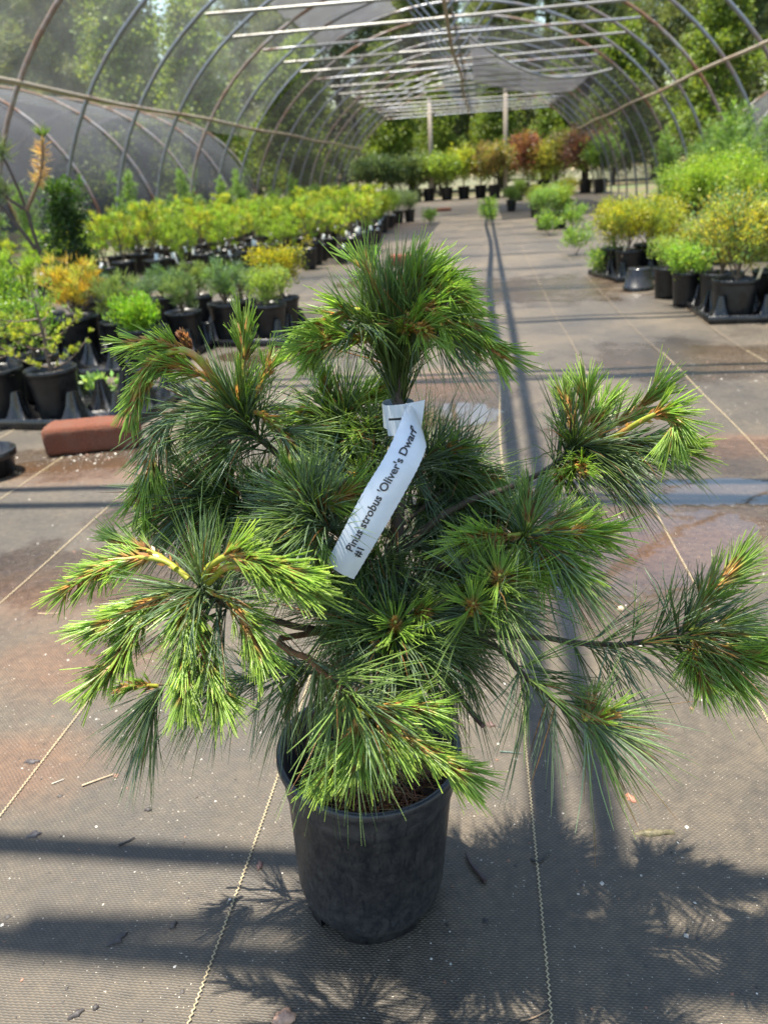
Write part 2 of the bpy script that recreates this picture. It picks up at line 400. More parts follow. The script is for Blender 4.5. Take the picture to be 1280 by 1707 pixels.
# shade nets on and beside the frame
def arch_net(name, a, b, y0, y1, lo, hi, matr, sag=.05, ny=16, nt=16, edge=0.0, seed=0):
    r = np.random.default_rng(seed); th = np.linspace(lo, hi, nt); ys = np.linspace(y0, y1, ny)
    T, YY = np.meshgrid(th, ys); s = sag*np.sin((YY-y0)/SP*math.pi)**2 + edge*np.abs((YY-y0)/(y1-y0)-.5)*2*0
    s = s + .03*np.sin(T*9+YY*1.7+seed)
    V = np.stack([(a-s)*np.cos(T), YY, (b-s)*np.sin(T)], -1).reshape(-1, 3)
    id_ = np.arange(nt*ny).reshape(ny, nt)
    f = np.stack([id_[:-1, :-1], id_[:-1, 1:], id_[1:, 1:], id_[1:, :-1]], -1).reshape(-1, 4)
    mb = MB(); mb.add(V, f); return mb.mesh(name, matr, True)
yl = Y0 + SP*11
link('shade_net', arch_net('shade_net', A_+.03, B_+.03, yl+.3, YE, math.radians(122), math.radians(176), M['net'], .05, 60, 14, seed=1), loc=(XC, 0, 0),
     label='dark shade net covering the far left flank of the hoop house', cat='shade net')
link('shade_net', arch_net('shade_net', A_+.03, B_+.03, yl+1.0, YE, math.radians(6), math.radians(52), M['net'], .05, 60, 14, seed=2), loc=(XC, 0, 0),
     label='dark shade net covering the far right flank of the hoop house', cat='shade net')
link('shade_net', arch_net('shade_net', A_+.07, B_+.07, 10.2, 13.8, math.radians(103), math.radians(122), M['net_grey'], .08, 40, 12, seed=3), loc=(XC, 0, 0),
     label='grey net strip stretched over the roof pipes on the left of the ridge', cat='shade net')
link('shade_net', arch_net('shade_net', A_+.035, B_+.035, 15.4, 20.4, math.radians(52.5), math.radians(121.5), M['net'], .05, 60, 18, seed=6), loc=(XC, 0, 0),
     label='dark shade net over the far half of the hoop house ridge', cat='shade net')
link('shade_net', arch_net('shade_net', A_+.035, B_+.035, Y0+SP*2, 13.4, math.radians(112), math.radians(152), M['net_veil'], .03, 50, 16, seed=8), loc=(XC, 0, 0),  # net stretched along the roof to stand in for lens haze
     label='thin pale net over the near left roof pipes, imitating lens haze', cat='shade net')
# sagging net slung under the right side of the roof
ys = np.linspace(13.2, 19.5, 30); u = np.linspace(0, 1, 16); U, YY = np.meshgrid(u, ys)
front = np.clip(1-(YY-13.2)/3.0, 0, 1)
V = np.stack([.25+2.15*U, YY + .5*U*front, TIE+.25-.35*U-.30*np.sin(U*math.pi)*(.35+.65*front)-.18*front*U], -1).reshape(-1, 3)
id_ = np.arange(480).reshape(30, 16)
mb = MB(); mb.add(V, np.stack([id_[:-1, :-1], id_[:-1, 1:], id_[1:, 1:], id_[1:, :-1]], -1).reshape(-1, 4))
sn = thing('slung_net', 'grey net sagging like a hammock under the right side of the roof', 'shade net', (XC, 0, 0))
part('net', mb.mesh('net', M['net_grey'], True), sn)
mb = MB(); tube(mb, V.reshape(30, 16, 3)[0]+[0, 0, -.01], .018, 6); part('hem', mb.mesh('hem', M['pale_pipe'], True), sn)

# neighbouring covered houses
def neighbour(cx, y0, y1, a, b, label, step=2.3, seed=0):
    n = thing('netted_hoop_house', label, 'hoop house', (cx, 0, 0))
    hm = hoop_mesh(M['rusty'], .022, a, b, 30)
    k = 0; y = y0
    while y <= y1+.01: part('hoop', hm, n, (0, y, 0)); y += step
    part('net', arch_net('net', a-.035, b-.035, y0, y1, math.radians(3), math.radians(177), M['net_dense'], .03, 50, 26, seed=seed), n)
    mb = MB(); tube(mb, [[0, y0, b-.04], [0, y1, b-.04]], .02, 6); part('ridge_pipe', mb.mesh('ridge_pipe', M['galv'], True), n)
    return n
neighbour(-8.9, 3.0, 21.4, 3.05, 2.62, 'lower hoop house wrapped in grey shade net on the left beyond the yellow-green potted rows', seed=4)
neighbour(8.4, 3.0, 21.4, 3.05, 2.5, 'lower hoop house wrapped in grey shade net on the right beyond the feathery weeds', seed=5)

# ------------------------------------------------------------------ foliage generators
def rand_dir(r, n):
    v = r.normal(size=(n, 3)); return norm(v)
def diamonds(mb, B, D, L, W, c0, c1, r):
    """flat diamond leaf faces from base B along D"""
    n = len(B); S = norm(np.cross(D, rand_dir(r, n)))
    L = np.broadcast_to(L, (n,))[:, None]; W = np.broadcast_to(W, (n,))[:, None]
    V = np.stack([B, B+D*L*.5+S*W*.5, B+D*L, B+D*L*.5-S*W*.5], 1)
    c0 = np.broadcast_to(c0, (n, 3)); c1 = np.broadcast_to(c1, (n, 3)); cm = (c0+c1)/2
    C = np.stack([c0, cm, c1, cm], 1)
    mb.add(V.reshape(-1, 3), np.arange(n*4).reshape(n, 4), C.reshape(-1, 3))
def needles(mb, B, D, L, W, droop, cols, r, ts=(0, .33, .68, 1.0), ws=(1, 1, .85, .22), curl=.0):
    """three-sided tapered bent needles; cols: list of ring colours (n,3)"""
    n = len(B); S = norm(np.cross(D, rand_dir(r, n))); U = np.cross(D, S)
    L = np.broadcast_to(L, (n,)); W = np.broadcast_to(W, (n,)); droop = np.broadcast_to(droop, (n,))
    cv = rand_dir(r, n)*curl
    rings, cc = [], []
    for j, (tt, w) in enumerate(zip(ts, ws)):
        c = B + D*(L*tt)[:, None] + cv*(L*tt*tt)[:, None]; c = c.copy(); c[:, 2] -= L*droop*tt*tt
        ring = [c + (W*w*.5)[:, None]*(S*math.cos(a)+U*math.sin(a)) for a in (0, 2.094, 4.189)]
        rings.append(np.stack(ring, 1)); cc.append(np.repeat(cols[j][:, None], 3, 1))
    V = np.stack(rings, 1); C = np.stack(cc, 1)           # n,4,3,3
    m_ = len(ts); base = (np.arange(n)*m_*3)[:, None, None]
    f = []
    for j in range(m_-1):
        for k in range(3):
            f.append([j*3+k, j*3+(k+1) % 3, j*3+3+(k+1) % 3, j*3+3+k])
    f = (np.array(f)[None] + base).reshape(-1, 4)
    mb.add(V.reshape(-1, 3), f, C.reshape(-1, 3))
def jitter(c, r, n, amt=.18, hue=.08):
    c = np.asarray(c, float); b = r.normal(1, amt, (n, 1)); h = r.normal(1, hue, (n, 3))
    return np.clip(c*b*h, .004, .9)

def tree_mesh(seed, h, crown_lo, spread, nl, ncl, nlf, L, W, cols, needle=True):
    r = np.random.default_rng(seed); tb = MB(); cb = MB()
    lean = r.uniform(-.3, .3, 2)
    tp = np.array([[lean[0]*(z/h)**2, lean[1]*(z/h)**2, z] for z in np.linspace(-.1, h*.97, 10)])
    tube(tb, tp, np.linspace(h*.018, .015, 10), 7, (.10, .075, .055))
    for i in range(nl):
        u = (i+r.uniform(0, 1))/nl; z = crown_lo + (h-crown_lo)*u
        az = i*2.399 + r.uniform(-.5, .5)
        ln = spread*(1-u*.82)*r.uniform(.65, 1.15)
        o = np.array([np.interp(z, tp[:, 2], tp[:, 0]), np.interp(z, tp[:, 2], tp[:, 1]), z])
        d = np.array([math.cos(az), math.sin(az), r.uniform(.05, .5)])
        q = [o + d*ln*s + np.array([0, 0, -.18*ln*s*s]) for s in np.linspace(0, 1, 5)]
        tube(tb, q, np.linspace(.03*ln/2+.012, .006, 5), 4, (.11, .08, .06), cap=False)
        for j in range(ncl):
            s = r.uniform(.3, 1.05); c = o + d*ln*s + r.normal(0, .16*ln**.5+.06, 3)*np.array([1, 1, .7])
            sz = r.uniform(.7, 1.3); n = int(nlf*sz)
            dd = norm(rand_dir(r, n)+np.array([d[0]*.5, d[1]*.5, .45]))
            bb = c + r.normal(0, .15*sz, (n, 3)) if needle else c + r.normal(0, .2*sz, (n, 3))
            col = cols[0] + (cols[1]-cols[0])*r.uniform(0, 1)
            k = r.uniform(.75, 1.25)
            diamonds(cb, bb, dd, L*r.uniform(.7, 1.2, n), W, jitter(col*k*.9, r, n), jitter(col*k*1.15, r, n), r)
    return tb.mesh('trunk', M['bark'], True), cb.mesh('crown', M['tree_leaf'])
PINE = [tree_mesh(20+i, h, .25, sp, 84, 9, 62, .30, .030, (np.array([.095, .130, .055]), np.array([.185, .215, .090]))) for i, (h, sp) in enumerate(((9.5, 3.4), (11.5, 3.8), (8.2, 3.1)))]
BROAD = [tree_mesh(40+i, h, .5, sp, 48, 8, 46, .15, .11, (np.array([.10, .16, .025]), np.array([.20, .26, .045])), False) for i, (h, sp) in enumerate(((7.0, 2.4), (8.5, 2.8)))]
def plant_tree(name, meshes, x, y, rz, s, label, group):
    t_ = thing(name, label, 'tree', (x, y, -.02), rz, group); t_.scale = (s, s, s)
    part('trunk', meshes[0], t_); part('crown', meshes[1], t_)
tr = random.Random(11)
for i in range(18):
    plant_tree('pine_tree', PINE[i % 3], -14.0-tr.uniform(0, 2.2), 4.5+i*1.75+tr.uniform(-.6, .6), tr.uniform(0, 6), tr.uniform(.85, 1.15),
               'tall dark pine in the row beyond the netted house on the left', 'pines beyond the left netted house')
for i in range(14):
    plant_tree('pine_tree', PINE[(i+1) % 3], -18.2-tr.uniform(0, 2.5), 5+i*2.6+tr.uniform(-.8, .8), tr.uniform(0, 6), tr.uniform(1.1, 1.4),
               'taller pine rising behind the left pine row', 'back pines on the left')
for i in range(14):
    plant_tree('pine_tree', PINE[(i+2) % 3], -15.5+i*2.3+tr.uniform(-.7, .7), 37+tr.uniform(0, 4), tr.uniform(0, 6), tr.uniform(.8, 1.2),
               'dark pine standing past the far end of the hoop house', 'pines past the far end')
for i in range(16):
    plant_tree('pine_tree', PINE[i % 3], 13.4+tr.uniform(0, 3.2), 6+i*1.75+tr.uniform(-.7, .7), tr.uniform(0, 6), tr.uniform(.9, 1.2),
               'dark pine beyond the netted house on the right', 'pines beyond the right netted house')
for x, y, s in ((-6.3, 30.5, .62), (-3.6, 33, .7), (-1.6, 31, .5), (.6, 33.5, .62), (2.6, 31, .55), (4.8, 32, .7)):
    plant_tree('leafy_tree', BROAD[int(abs(x)*10) % 2], x, y, tr.uniform(0, 6), s, 'light green leafy tree just outside the far end of the hoop house', 'leafy trees past the far end')
for x, y, s in ((-8.2, 24.2, .75), (-10.5, 25.5, .85), (-6.2, 26.5, .6)):
    plant_tree('leafy_tree', BROAD[int(abs(x)*10) % 2], x, y, tr.uniform(0, 6), s, 'bright green leafy tree behind the end of the left netted house', 'leafy trees behind the left netted house')
for x, y, s in ((6.3, 25, .6), (9.0, 24.5, .7)):
    plant_tree('leafy_tree', BROAD[int(abs(x)*10) % 2], x, y, tr.uniform(0, 6), s, 'bright green leafy tree behind the end of the right netted house', 'leafy trees behind the right netted house')

# ------------------------------------------------------------------ nursery pots and potted plants
def pot_profile(rt, rb, h, wall=.003, soil=.86):
    return [(0, .006), (rb-.004, .006), (rb, 0), (rb+.001, .010), (rt-.006, h-.022), (rt-.005, h-.020), (rt, h-.018), (rt, h-.001), (rt-.002, h), (rt-.005, h), (rt-.008, h-.02), (rt-.012, h*soil-.005)]
def pot_mesh(rt=.088, rb=.066, h=.17, n=24, name='pot', matr=None):
    mb = MB(); lathe(mb, pot_profile(rt, rb, h), n); return mb.mesh(name, matr or M['pot_far'], True)
def ribbed_pot(rt, rb, h, n=56):
    mb = MB(); prof = np.array(pot_profile(rt, rb, h)); th = np.arange(n)*2*math.pi/n; m_ = len(prof)
    R = np.repeat(prof[:, 0, None], n, 1).copy(); R[3:5] += .0022*(np.arange(n) % 2)[None]
    V = np.stack([R*np.cos(th), R*np.sin(th), np.repeat(prof[:, 1, None], n, 1)], -1)
    f = [[r*n+i, r*n+(i+1) % n, r*n+n+(i+1) % n, r*n+n+i] for r in range(m_-1) for i in range(n)]
    mb.add(V.reshape(-1, 3), f); return mb.mesh('pot', M['pot_far'])
def soil_mesh(r, z, n=20, seed=0):
    g = np.random.default_rng(seed); mb = MB(); th = np.arange(n)*2*math.pi/n
    V = [[0, 0, z+.004]]
    for k, q in enumerate((.35, .7, 1.0)):
        for a in th: V.append([r*q*math.cos(a), r*q*math.sin(a), z + g.normal(0, .003) - .004*(q == 1)])
    f3 = [[0, 1+i, 1+(i+1) % n] for i in range(n)]
    f4 = [[1+k*n+i, 1+k*n+n+i, 1+k*n+n+(i+1) % n, 1+k*n+(i+1) % n] for k in range(2) for i in range(n)]
    mb.add(V, f3); V0 = mb.V.pop(); mb.V = [V0]; mb.F.append(np.array(f4)); return mb.mesh('soil', M['soil'], True)
POT = pot_mesh(); SOIL = soil_mesh(.077, .145)
BIGPOT = pot_mesh(.19, .15, .36); BIGSOIL = soil_mesh(.176, .31)
RPOT = ribbed_pot(.105, .085, .17); RSOIL = soil_mesh(.092, .145)
def tag_mesh(h, w, matr, lean=.2):
    mb = MB(); tube(mb, [[0, 0, 0], [lean*h, 0, h]], .001, 4)
    mb = MB(); box(mb, (0, 0, h/2), (w, .0016, h)); me = mb.mesh('name_tag', matr); return me
WTAG = tag_mesh(.085, .034, M['white_tag']); TTAG = tag_mesh(.09, .017, M['tan_tag'])

def shrub(seed, z0, h, rx, nb, ncl, nlf, L, W, cols, stemr=.005, up=.5, needle=True, flat=1.0, stemcol=(.12, .085, .06), clump=.03, bare=.25, lean=(0, 0), trunk_h=0):
    """stem with nb branches that carry leaf or needle clumps -> (stem mesh, foliage mesh)"""
    r = np.random.default_rng(seed); tb = MB(); cb = MB(); cols = [np.array(c) for c in cols]
    if not needle and L < .06: L, W, nlf = L*.74, W*.66, int(nlf*1.5)
    top = np.array([lean[0], lean[1], z0+h*.8])
    if trunk_h: tube(tb, [[0, 0, z0-.02], [0.01, .005, z0+trunk_h]], stemr*1.3, 6, stemcol)
    tube(tb, [[0, 0, z0-.02], [lean[0]*.4+r.normal(0, .01), lean[1]*.4, z0+h*.4], top], [stemr*1.3, stemr, stemr*.5], 6, stemcol)
    for i in range(nb):
        u = trunk_h/h+(1-trunk_h/h)*(i+r.uniform(0, 1))/nb*.72; az = i*2.399+r.uniform(-.5, .5)
        o = np.array([lean[0]*u, lean[1]*u, z0+h*u*.9])
        rad = rx*r.uniform(.6, 1.05)*(1-max(0, u-.4)*.9*flat)
        e = o + np.array([math.cos(az)*rad, math.sin(az)*rad, (h-u*h)*up*r.uniform(.5, 1.1)+.02])
        mid = (o+e)/2 + np.array([0, 0, -.02]); q = spline([o, mid, e], 6)
        tube(tb, q, np.linspace(stemr*.6, stemr*.25, 6), 4, stemcol, cap=False)
        for j in range(ncl):
            s = r.uniform(bare, 1.05); c = o*(1-s)+e*s + r.normal(0, clump*.6, 3)
            n = max(4, int(nlf*r.uniform(.7, 1.3)))
            axis = norm((e-o)[None])[0]
            dd = norm(rand_dir(r, n)*.9 + axis*.8 + np.array([0, 0, .35]))
            bb = c + r.normal(0, clump*(.25 if needle else .8), (n, 3))
            k = r.uniform(.75, 1.2); col = cols[r.integers(len(cols))]
            diamonds(cb, bb, dd, L*r.uniform(.6, 1.2, n), W*r.uniform(.8, 1.2, n), jitter(col*k*.8, r, n), jitter(col*k*1.15, r, n), r)
    return tb.mesh('stem', M['bark'], True), cb.mesh('foliage', M['leaf'])

def potted(name, label, cat, loc, sh, rz=0, scale=1.0, pot=None, soil=None, group=None, tag=None, ps=1.0):
    t_ = thing(name, label, cat, loc, rz, group); t_.scale = (scale,)*3
    part('pot', pot or POT, t_); part('soil', soil or SOIL, t_); part('stem', sh[0], t_); part('foliage', sh[1], t_)
    if tag:
        for a in tag:
            g = part('name_tag', a[0], t_, (a[1], a[2], .13)); g.rotation_euler = a[3]
    return t_
LIME = (.31, .45, .06); YEL = (.45, .48, .07); GRN = (.07, .13, .03); BLU = (.075, .125, .075); DKG = (.035, .07, .022)
# the big block of yellow-green plants on the left
LV = [shrub(100+i, .15, h, w*.9, 11, 4, 26, .045, .006, cols, .005, .9, True, .5) for i, (h, w, cols) in enumerate((
      (.40, .13, (LIME, (.36, .40, .04), (.22, .33, .04))), (.34, .14, (LIME, (.24, .34, .05))), (.44, .12, ((.34, .40, .04), YEL, LIME)),
      (.30, .14, ((.22, .32, .05), LIME)), (.38, .15, (YEL, LIME, (.38, .42, .05)))))]
lr = random.Random(7); nlime = 0
LOOK = ['yellow-green conifer of medium height ', 'broad low yellow-green conifer ', 'tall golden-tipped conifer ', 'short deeper green conifer ', 'wide bright yellow conifer ']
ROW = ['inside the long block of potted rows', 'in the block row facing the small pine trays', 'in the block row bordering the open aisle']
for j in range(24):
    yy = 5.4 + j*.34
    for i in range(9):
        xx = -1.28 - i*.285 - (.0 if j < 14 else .18)
        if xx < XC-3.3: continue
        if yy < 7.3 + .8*(xx+1.25): continue
        jf = 0 if yy-.34 < 7.3 + .8*(xx+1.25) else 1
        if lr.random() < .06: continue
        v = LV[lr.randrange(5)]
        tg = []
        if lr.random() < .8:
            tg.append((WTAG, lr.uniform(-.05, .05), -.06, (lr.uniform(-.6, .3), lr.uniform(-.4, .4), lr.uniform(-.6, .6))))
        vi = LV.index(v); row = 2 if i == 0 else (1 if jf == 0 else 0)
        lb = LOOK[vi] + ROW[row]
        potted('potted_conifer', lb, 'potted plant',
               (xx+lr.uniform(-.03, .03), yy+lr.uniform(-.03, .03), .012), v, lr.uniform(0, 6.28), lr.choice((.78, .86, .92, .98, 1.04, 1.15)), group=lb, tag=tg)
        nlime += 1

# black carrier trays with upright webs between the pots
def tray_mesh(nx_, ny_, pitch):
    mb = MB(); w, d = nx_*pitch, ny_*pitch
    box(mb, (0, 0, .006), (w, d, .010))
    for s in (-1, 1):
        box(mb, (0, s*(d/2+.005), .015), (w+.024, .010, .036), bevel=.003); box(mb, (s*(w/2+.005), 0, .0145), (.010, d-.002, .034), bevel=.003)
    return mb.mesh('tray_base', M['tray'])
def web_mesh(s=.075, h=.105):
    mb = MB(); prof = [(s, 0), (s*.62, h*.25), (s*.4, h*.55), (s*.26, h*.9), (s*.2, h)]; V = []
    for r_, z in prof:
        for k in range(16):
            a = k*math.pi/8; q = r_*(1.0 if k % 4 == 2 else (.55 if k % 4 in (1, 3) else .38)); V.append([q*math.cos(a), q*math.sin(a), z+.011])
    n = 16; f = [[r*n+i, r*n+(i+1) % n, r*n+n+(i+1) % n, r*n+n+i] for r in range(4) for i in range(n)]
    mb.add(V, f); mb.add(V[-16:], [list(range(16))]); return mb.mesh('web', M['tray'])
WEB = web_mesh()
def tray(label, x, y, rz, nx_, ny_, pitch=.215):
    t_ = thing('carrier_tray', label, 'tray', (x, y, .003), rz)
    part('tray_base', tray_mesh(nx_, ny_, pitch), t_)
    for i in range(nx_+1):
        for j in range(ny_+1):
            xx, yy = (i-nx_/2)*pitch, (j-ny_/2)*pitch
            xx = max(-nx_*pitch/2+.045, min(nx_*pitch/2-.045, xx)); yy = max(-ny_*pitch/2+.045, min(ny_*pitch/2-.045, yy))
            part('web', WEB, t_, (xx, yy, 0))
    def slot(i, j):
        xx, yy = (i-(nx_-1)/2)*pitch, (j-(ny_-1)/2)*pitch; c, s = math.cos(rz), math.sin(rz)
        return (x+xx*c-yy*s, y+xx*s+yy*c, .016)
    return slot
TA = tray('black pot tray by the red brick, holding thin young spruces', -1.46, 2.56, -.10, 3, 2)
TB = tray('black pot tray of small pines behind the spruce tray', -1.66, 3.42, -.08, 3, 3)
TC = tray('black pot tray with the gold-topped bush at its corner', -1.14, 3.86, -.08, 2, 2)
TD = tray('black pot tray in shade at the back beneath the bare-stemmed pine', -2.40, 3.60, -.06, 3, 3)
TE = tray('empty-fronted black pot tray behind the small pines', -1.80, 4.42, -.05, 5, 2)

spruce = shrub(200, .15, .30, .21, 10, 11, 20, .016, .003, ((.34, .40, .05), (.25, .33, .05), (.40, .43, .06)), .006, .30, True, .6, clump=.010, bare=.1)
spruce2 = shrub(201, .15, .28, .19, 10, 11, 20, .016, .003, ((.28, .36, .05), (.22, .31, .05)), .006, .35, True, .6, clump=.011, bare=.1)
orange = shrub(202, .15, .22, .10, 16, 5, 30, .045, .0035, ((.55, .36, .05), (.50, .42, .06), (.42, .44, .09)), .006, .8, True)
dwarf = [shrub(203+i, .15, h, w, 14, 5, 30, .042, .003, [np.array(c_)*1.55 for c_ in cols], .006, .75, True) for i, (h, w, cols) in enumerate((
         (.19, .085, ((.11, .16, .05), (.14, .18, .05))), (.16, .10, (BLU, (.10, .15, .08))), (.18, .08, ((.09, .14, .06), (.12, .17, .06))), (.17, .08, ((.10, .17, .05), BLU))))]
limeb = shrub(210, .02, .20, .11, 16, 6, 24, .03, .012, ((.20, .40, .03), (.26, .42, .04)), .004, .8, False, clump=.022)
pale = shrub(211, .15, .17, .09, 14, 6, 22, .025, .009, ((.28, .36, .09), (.22, .32, .06)), .004, .8, False, clump=.02)
gold = shrub(212, .15, .26, .13, 22, 7, 26, .022, .010, ((.42, .36, .02), (.36, .34, .03), (.20, .24, .03)), .007, .55, False, flat=.3, clump=.024, trunk_h=.10)
grnb = shrub(213, .15, .24, .11, 13, 5, 18, .03, .012, ((.17, .28, .04), (.12, .24, .03)), .005, .7, False, clump=.03)
potted('potted_spruce', 'sparse young spruce with yellow-green twigs in a black pot behind the large brick', 'potted plant', tuple(G(98, 655)[:2]*0+np.array(TA(1, 0)[:2]))+(.016,), spruce, 1.0)
potted('potted_spruce', 'greener young spruce at the outer end of the spruce tray', 'potted plant', TA(0, 0), spruce2, 2.2)
potted('potted_shrub', 'leafy bright green shrub behind the sparse spruce', 'potted plant', TA(0, 1), grnb, .5)
potted('potted_pine', 'orange-tinged dwarf pine with wiry upright needles in a black pot', 'potted plant', TB(0, 1), orange, .3, 1.15)
potted('potted_pine', 'olive dwarf pine in the pot beside the orange-tinged pine', 'potted plant', TB(1, 1), dwarf[0], .4)
potted('potted_shrub', 'lime green low bush sitting straight in the pine tray', 'potted plant', TB(2, 0)[:2]+(.016,), shrub(214, .13, .13, .075, 16, 6, 24, .03, .012, ((.20, .40, .03), (.26, .42, .04)), .004, .8, False, clump=.022), .2)
potted('potted_pine', 'rounded blue-green dwarf pine at the back of the pine tray', 'potted plant', TB(1, 2), dwarf[1], .9)
potted('potted_pine', 'dark green dwarf pine next to the rounded blue-green one', 'potted plant', TB(2, 2), dwarf[2], 1.9)
potted('potted_pine', 'bushy green dwarf pine in the pot left of the pale low shrub', 'potted plant', TC(0, 0), dwarf[3], 2.5, 1.08)
potted('potted_shrub', 'pale green low shrub in the pot in front of the gold-topped bush', 'potted plant', TC(1, 0), pale, .1)
potted('potted_shrub', 'gold-topped rounded bush on a short dark stem', 'potted plant', TC(1, 1), gold, .7)
potted('potted_pine', 'small grey-green pine behind the bushy green dwarf pine', 'potted plant', TC(0, 1), dwarf[1], 3.3, .95)
potted('potted_shrub', 'light green loose shrub in the shaded back tray', 'potted plant', TD(2, 0), grnb, 1.4, 1.1)
potted('potted_shrub', 'yellow-green upright shrub in the shaded back tray', 'potted plant', TD(2, 1), LV[1], 1.0, .95)
potted('potted_conifer', 'wispy light green conifer at the outer side of the shaded back tray', 'potted plant', TD(1, 1), LV[3], 2.0, 1.0)
for i in range(5):
    if i in (0, 2, 3): potted('potted_pine', ['brownish low pine at the end of the empty-fronted tray', '', 'squat green pine in the middle of the empty-fronted tray', 'bluish squat pine in the empty-fronted tray', ''][i], 'potted plant', TE(i, 0), dwarf[(i+1) % 4], i*1.0, .9)
# the gangly bare-stemmed pine and the dark ivy-like column behind it
r = np.random.default_rng(77); gl = at(60, 440, 3.75)
gp = thing('leggy_pine', 'leggy pine with bare dark stems and one dead orange tip', 'potted plant', (float(gl[0]), 3.75, .016))
part('pot', POT, gp); part('soil', SOIL, gp)
def loc_of(px, py, Y=3.75): return at(px, py, Y) - np.array([gl[0], 3.75, .016])
tb, cb, db = MB(), MB(), MB()
stems = [([(85, 470), (60, 400), (45, 350), (20, 290), (2, 255)], 1), ([(45, 350), (62, 310), (70, 285), (72, 230)], 2), ([(60, 415), (25, 370), (-10, 330)], 1), ([(45, 350), (20, 335), (2, 318)], 1), ([(62, 470), (10, 430), (-30, 340)], 1)]
for pth, kd in stems:
    q = spline([loc_of(*p) for p in pth], 14)
    if pth[0][1] >= 460: q = np.vstack([[0, 0, .14], q])
    tube(tb, q, np.linspace(.011, .005, len(q)), 6, (.075, .05, .038) if kd == 1 else (.20, .13, .08))
    e = q[-1]; n = 170
    if kd == 1:
        dd = norm(rand_dir(r, n)+np.array([0, 0, .9])); diamonds(cb, e+r.normal(0, .02, (n, 3))-dd*.02, dd, r.uniform(.06, .11, n), .004, jitter((.07, .12, .05), r, n), jitter((.16, .20, .09), r, n), r)
    else:
        s = r.uniform(.45, 1, n); bb = np.array([q[int(k*(len(q)-1))] for k in s]); dd = norm(rand_dir(r, n)+np.array([0, 0, .35]))
        diamonds(db, bb, dd, r.uniform(.04, .07, n), .006, jitter((.52, .32, .14), r, n), jitter((.60, .42, .22), r, n), r)
        dd = norm(rand_dir(r, 90)*.7+np.array([0, 0, .9])); diamonds(cb, np.tile(e, (90, 1)), dd, r.uniform(.04, .08, 90), .004, jitter((.10, .18, .05), r, 90), jitter((.18, .26, .08), r, 90), r)
part('stem', tb.mesh('stem', M['bark'], True), gp); part('needle_tuft', cb.mesh('needle_tuft', M['leaf']), gp, kind='stuff')
part('dead_needles', db.mesh('dead_needles', M['leaf']), gp, label='dead orange-brown needle tip')
gl2 = at(120, 440, 4.7)
iv = thing('columnar_shrub', 'dark green columnar shrub with curled small leaves behind the leggy pine', 'potted plant', (float(gl2[0]), 4.75, .0))
part('pot', POT, iv); part('soil', SOIL, iv)
tb, cb = MB(), MB()
tube(tb, [[0, 0, .14], [.02, 0, .45], [-.02, .01, .78]], [.016, .012, .006], 6, (.08, .06, .045))
for k in range(230):
    z = r.uniform(.17, .80); w = .16*(1-abs(z-.42)*.75)*r.uniform(.25, 1.0); a = r.uniform(0, 6.28)
    c = np.array([w*math.cos(a)+.03*math.sin(z*9), w*math.sin(a), z]); n = 22
    dd = norm(rand_dir(r, n)+np.array([math.cos(a)*.4, math.sin(a)*.4, .3]))
    cl = np.array([.035, .075, .02])*r.uniform(.6, 1.5)+np.array([.03, .06, 0])*max(0, z-.62)*5
    diamonds(cb, c+r.normal(0, .018, (n, 3)), dd, r.uniform(.018, .032, n), .016, jitter(cl*.8, r, n), jitter(cl*1.2, r, n), r)
part('stem', tb.mesh('stem', M['bark'], True), iv); part('foliage', cb.mesh('foliage', M['leaf']), iv)
# weed with broad leaves by the spruce tray, and the edge of a pot at the frame
g = G(165, 668); wl = shrub(220, 0, .10, .06, 7, 3, 4, .045, .026, ((.20, .36, .08), (.28, .42, .14)), .002, .6, False, clump=.012)
w_ = thing('broadleaf_weed', 'small broad-leaved weed growing beside the black tray behind the brick', 'weed', (float(g[0]), float(g[1]), 0))
part('stem', wl[0], w_); part('foliage', wl[1], w_)
g = G(-14, 790)
ep = thing('empty_pot', 'empty squat black pot on the wet sheet beside the large brick', 'pot', (float(g[0]), float(g[1]), .002))
mb = MB(); lathe(mb, [(0, .004), (.062, .004), (.066, 0), (.072, .045), (.080, .048), (.082, .052), (.082, .068), (.079, .071), (.074, .068), (.066, .012), (0, .010)], 28)
part('pot', mb.mesh('pot', M['tray'], True), ep)

# ------------------------------------------------------------------ right side of the aisle
RA = tray('black tray corner with yellow shrubs on the right of the aisle', 1.03, 5.62, .25, 2, 2, .235)
RB = tray('black tray of ribbed pots and variegated shrubs on the right', 1.42, 4.02, -.02, 3, 2, .25)
RC = tray('long black tray of larger shrubs behind the right-hand trays', 1.75, 6.35, .05, 3, 2, .24)
yel = [shrub(230+i, .15, h, w, 20, 6, 24, .030, .012, ((.42, .40, .03), (.34, .36, .04), (.20, .27, .05)), .006, .8, False, clump=.03) for i, (h, w) in enumerate(((.30, .15), (.34, .14), (.26, .15)))]
varg = [shrub(235+i, .15, h, w, 20, 6, 20, .035, .013, ((.36, .38, .07), (.22, .30, .08), (.42, .38, .05), (.15, .24, .08)), .006, .85, False, clump=.03) for i, (h, w) in enumerate(((.38, .15), (.34, .16), (.42, .14)))]
std = shrub(240, .15, .66, .28, 34, 8, 30, .035, .014, ((.26, .38, .05), (.20, .33, .04), (.32, .42, .06)), .010, .5, False, flat=.5, clump=.05, trunk_h=.24)
def tg(*a): return [(TTAG, x, y, (.15, .2, rz)) for x, y, rz in a]
potted('potted_shrub', 'yellow shrub in the pot at the corner of the right-hand tray', 'potted plant', RA(0, 0), yel[0], .2, tag=tg((-.06, -.05, .3)))
potted('potted_shrub', 'taller yellow shrub behind the corner yellow shrub', 'potted plant', RA(0, 1), yel[1], 1.2)
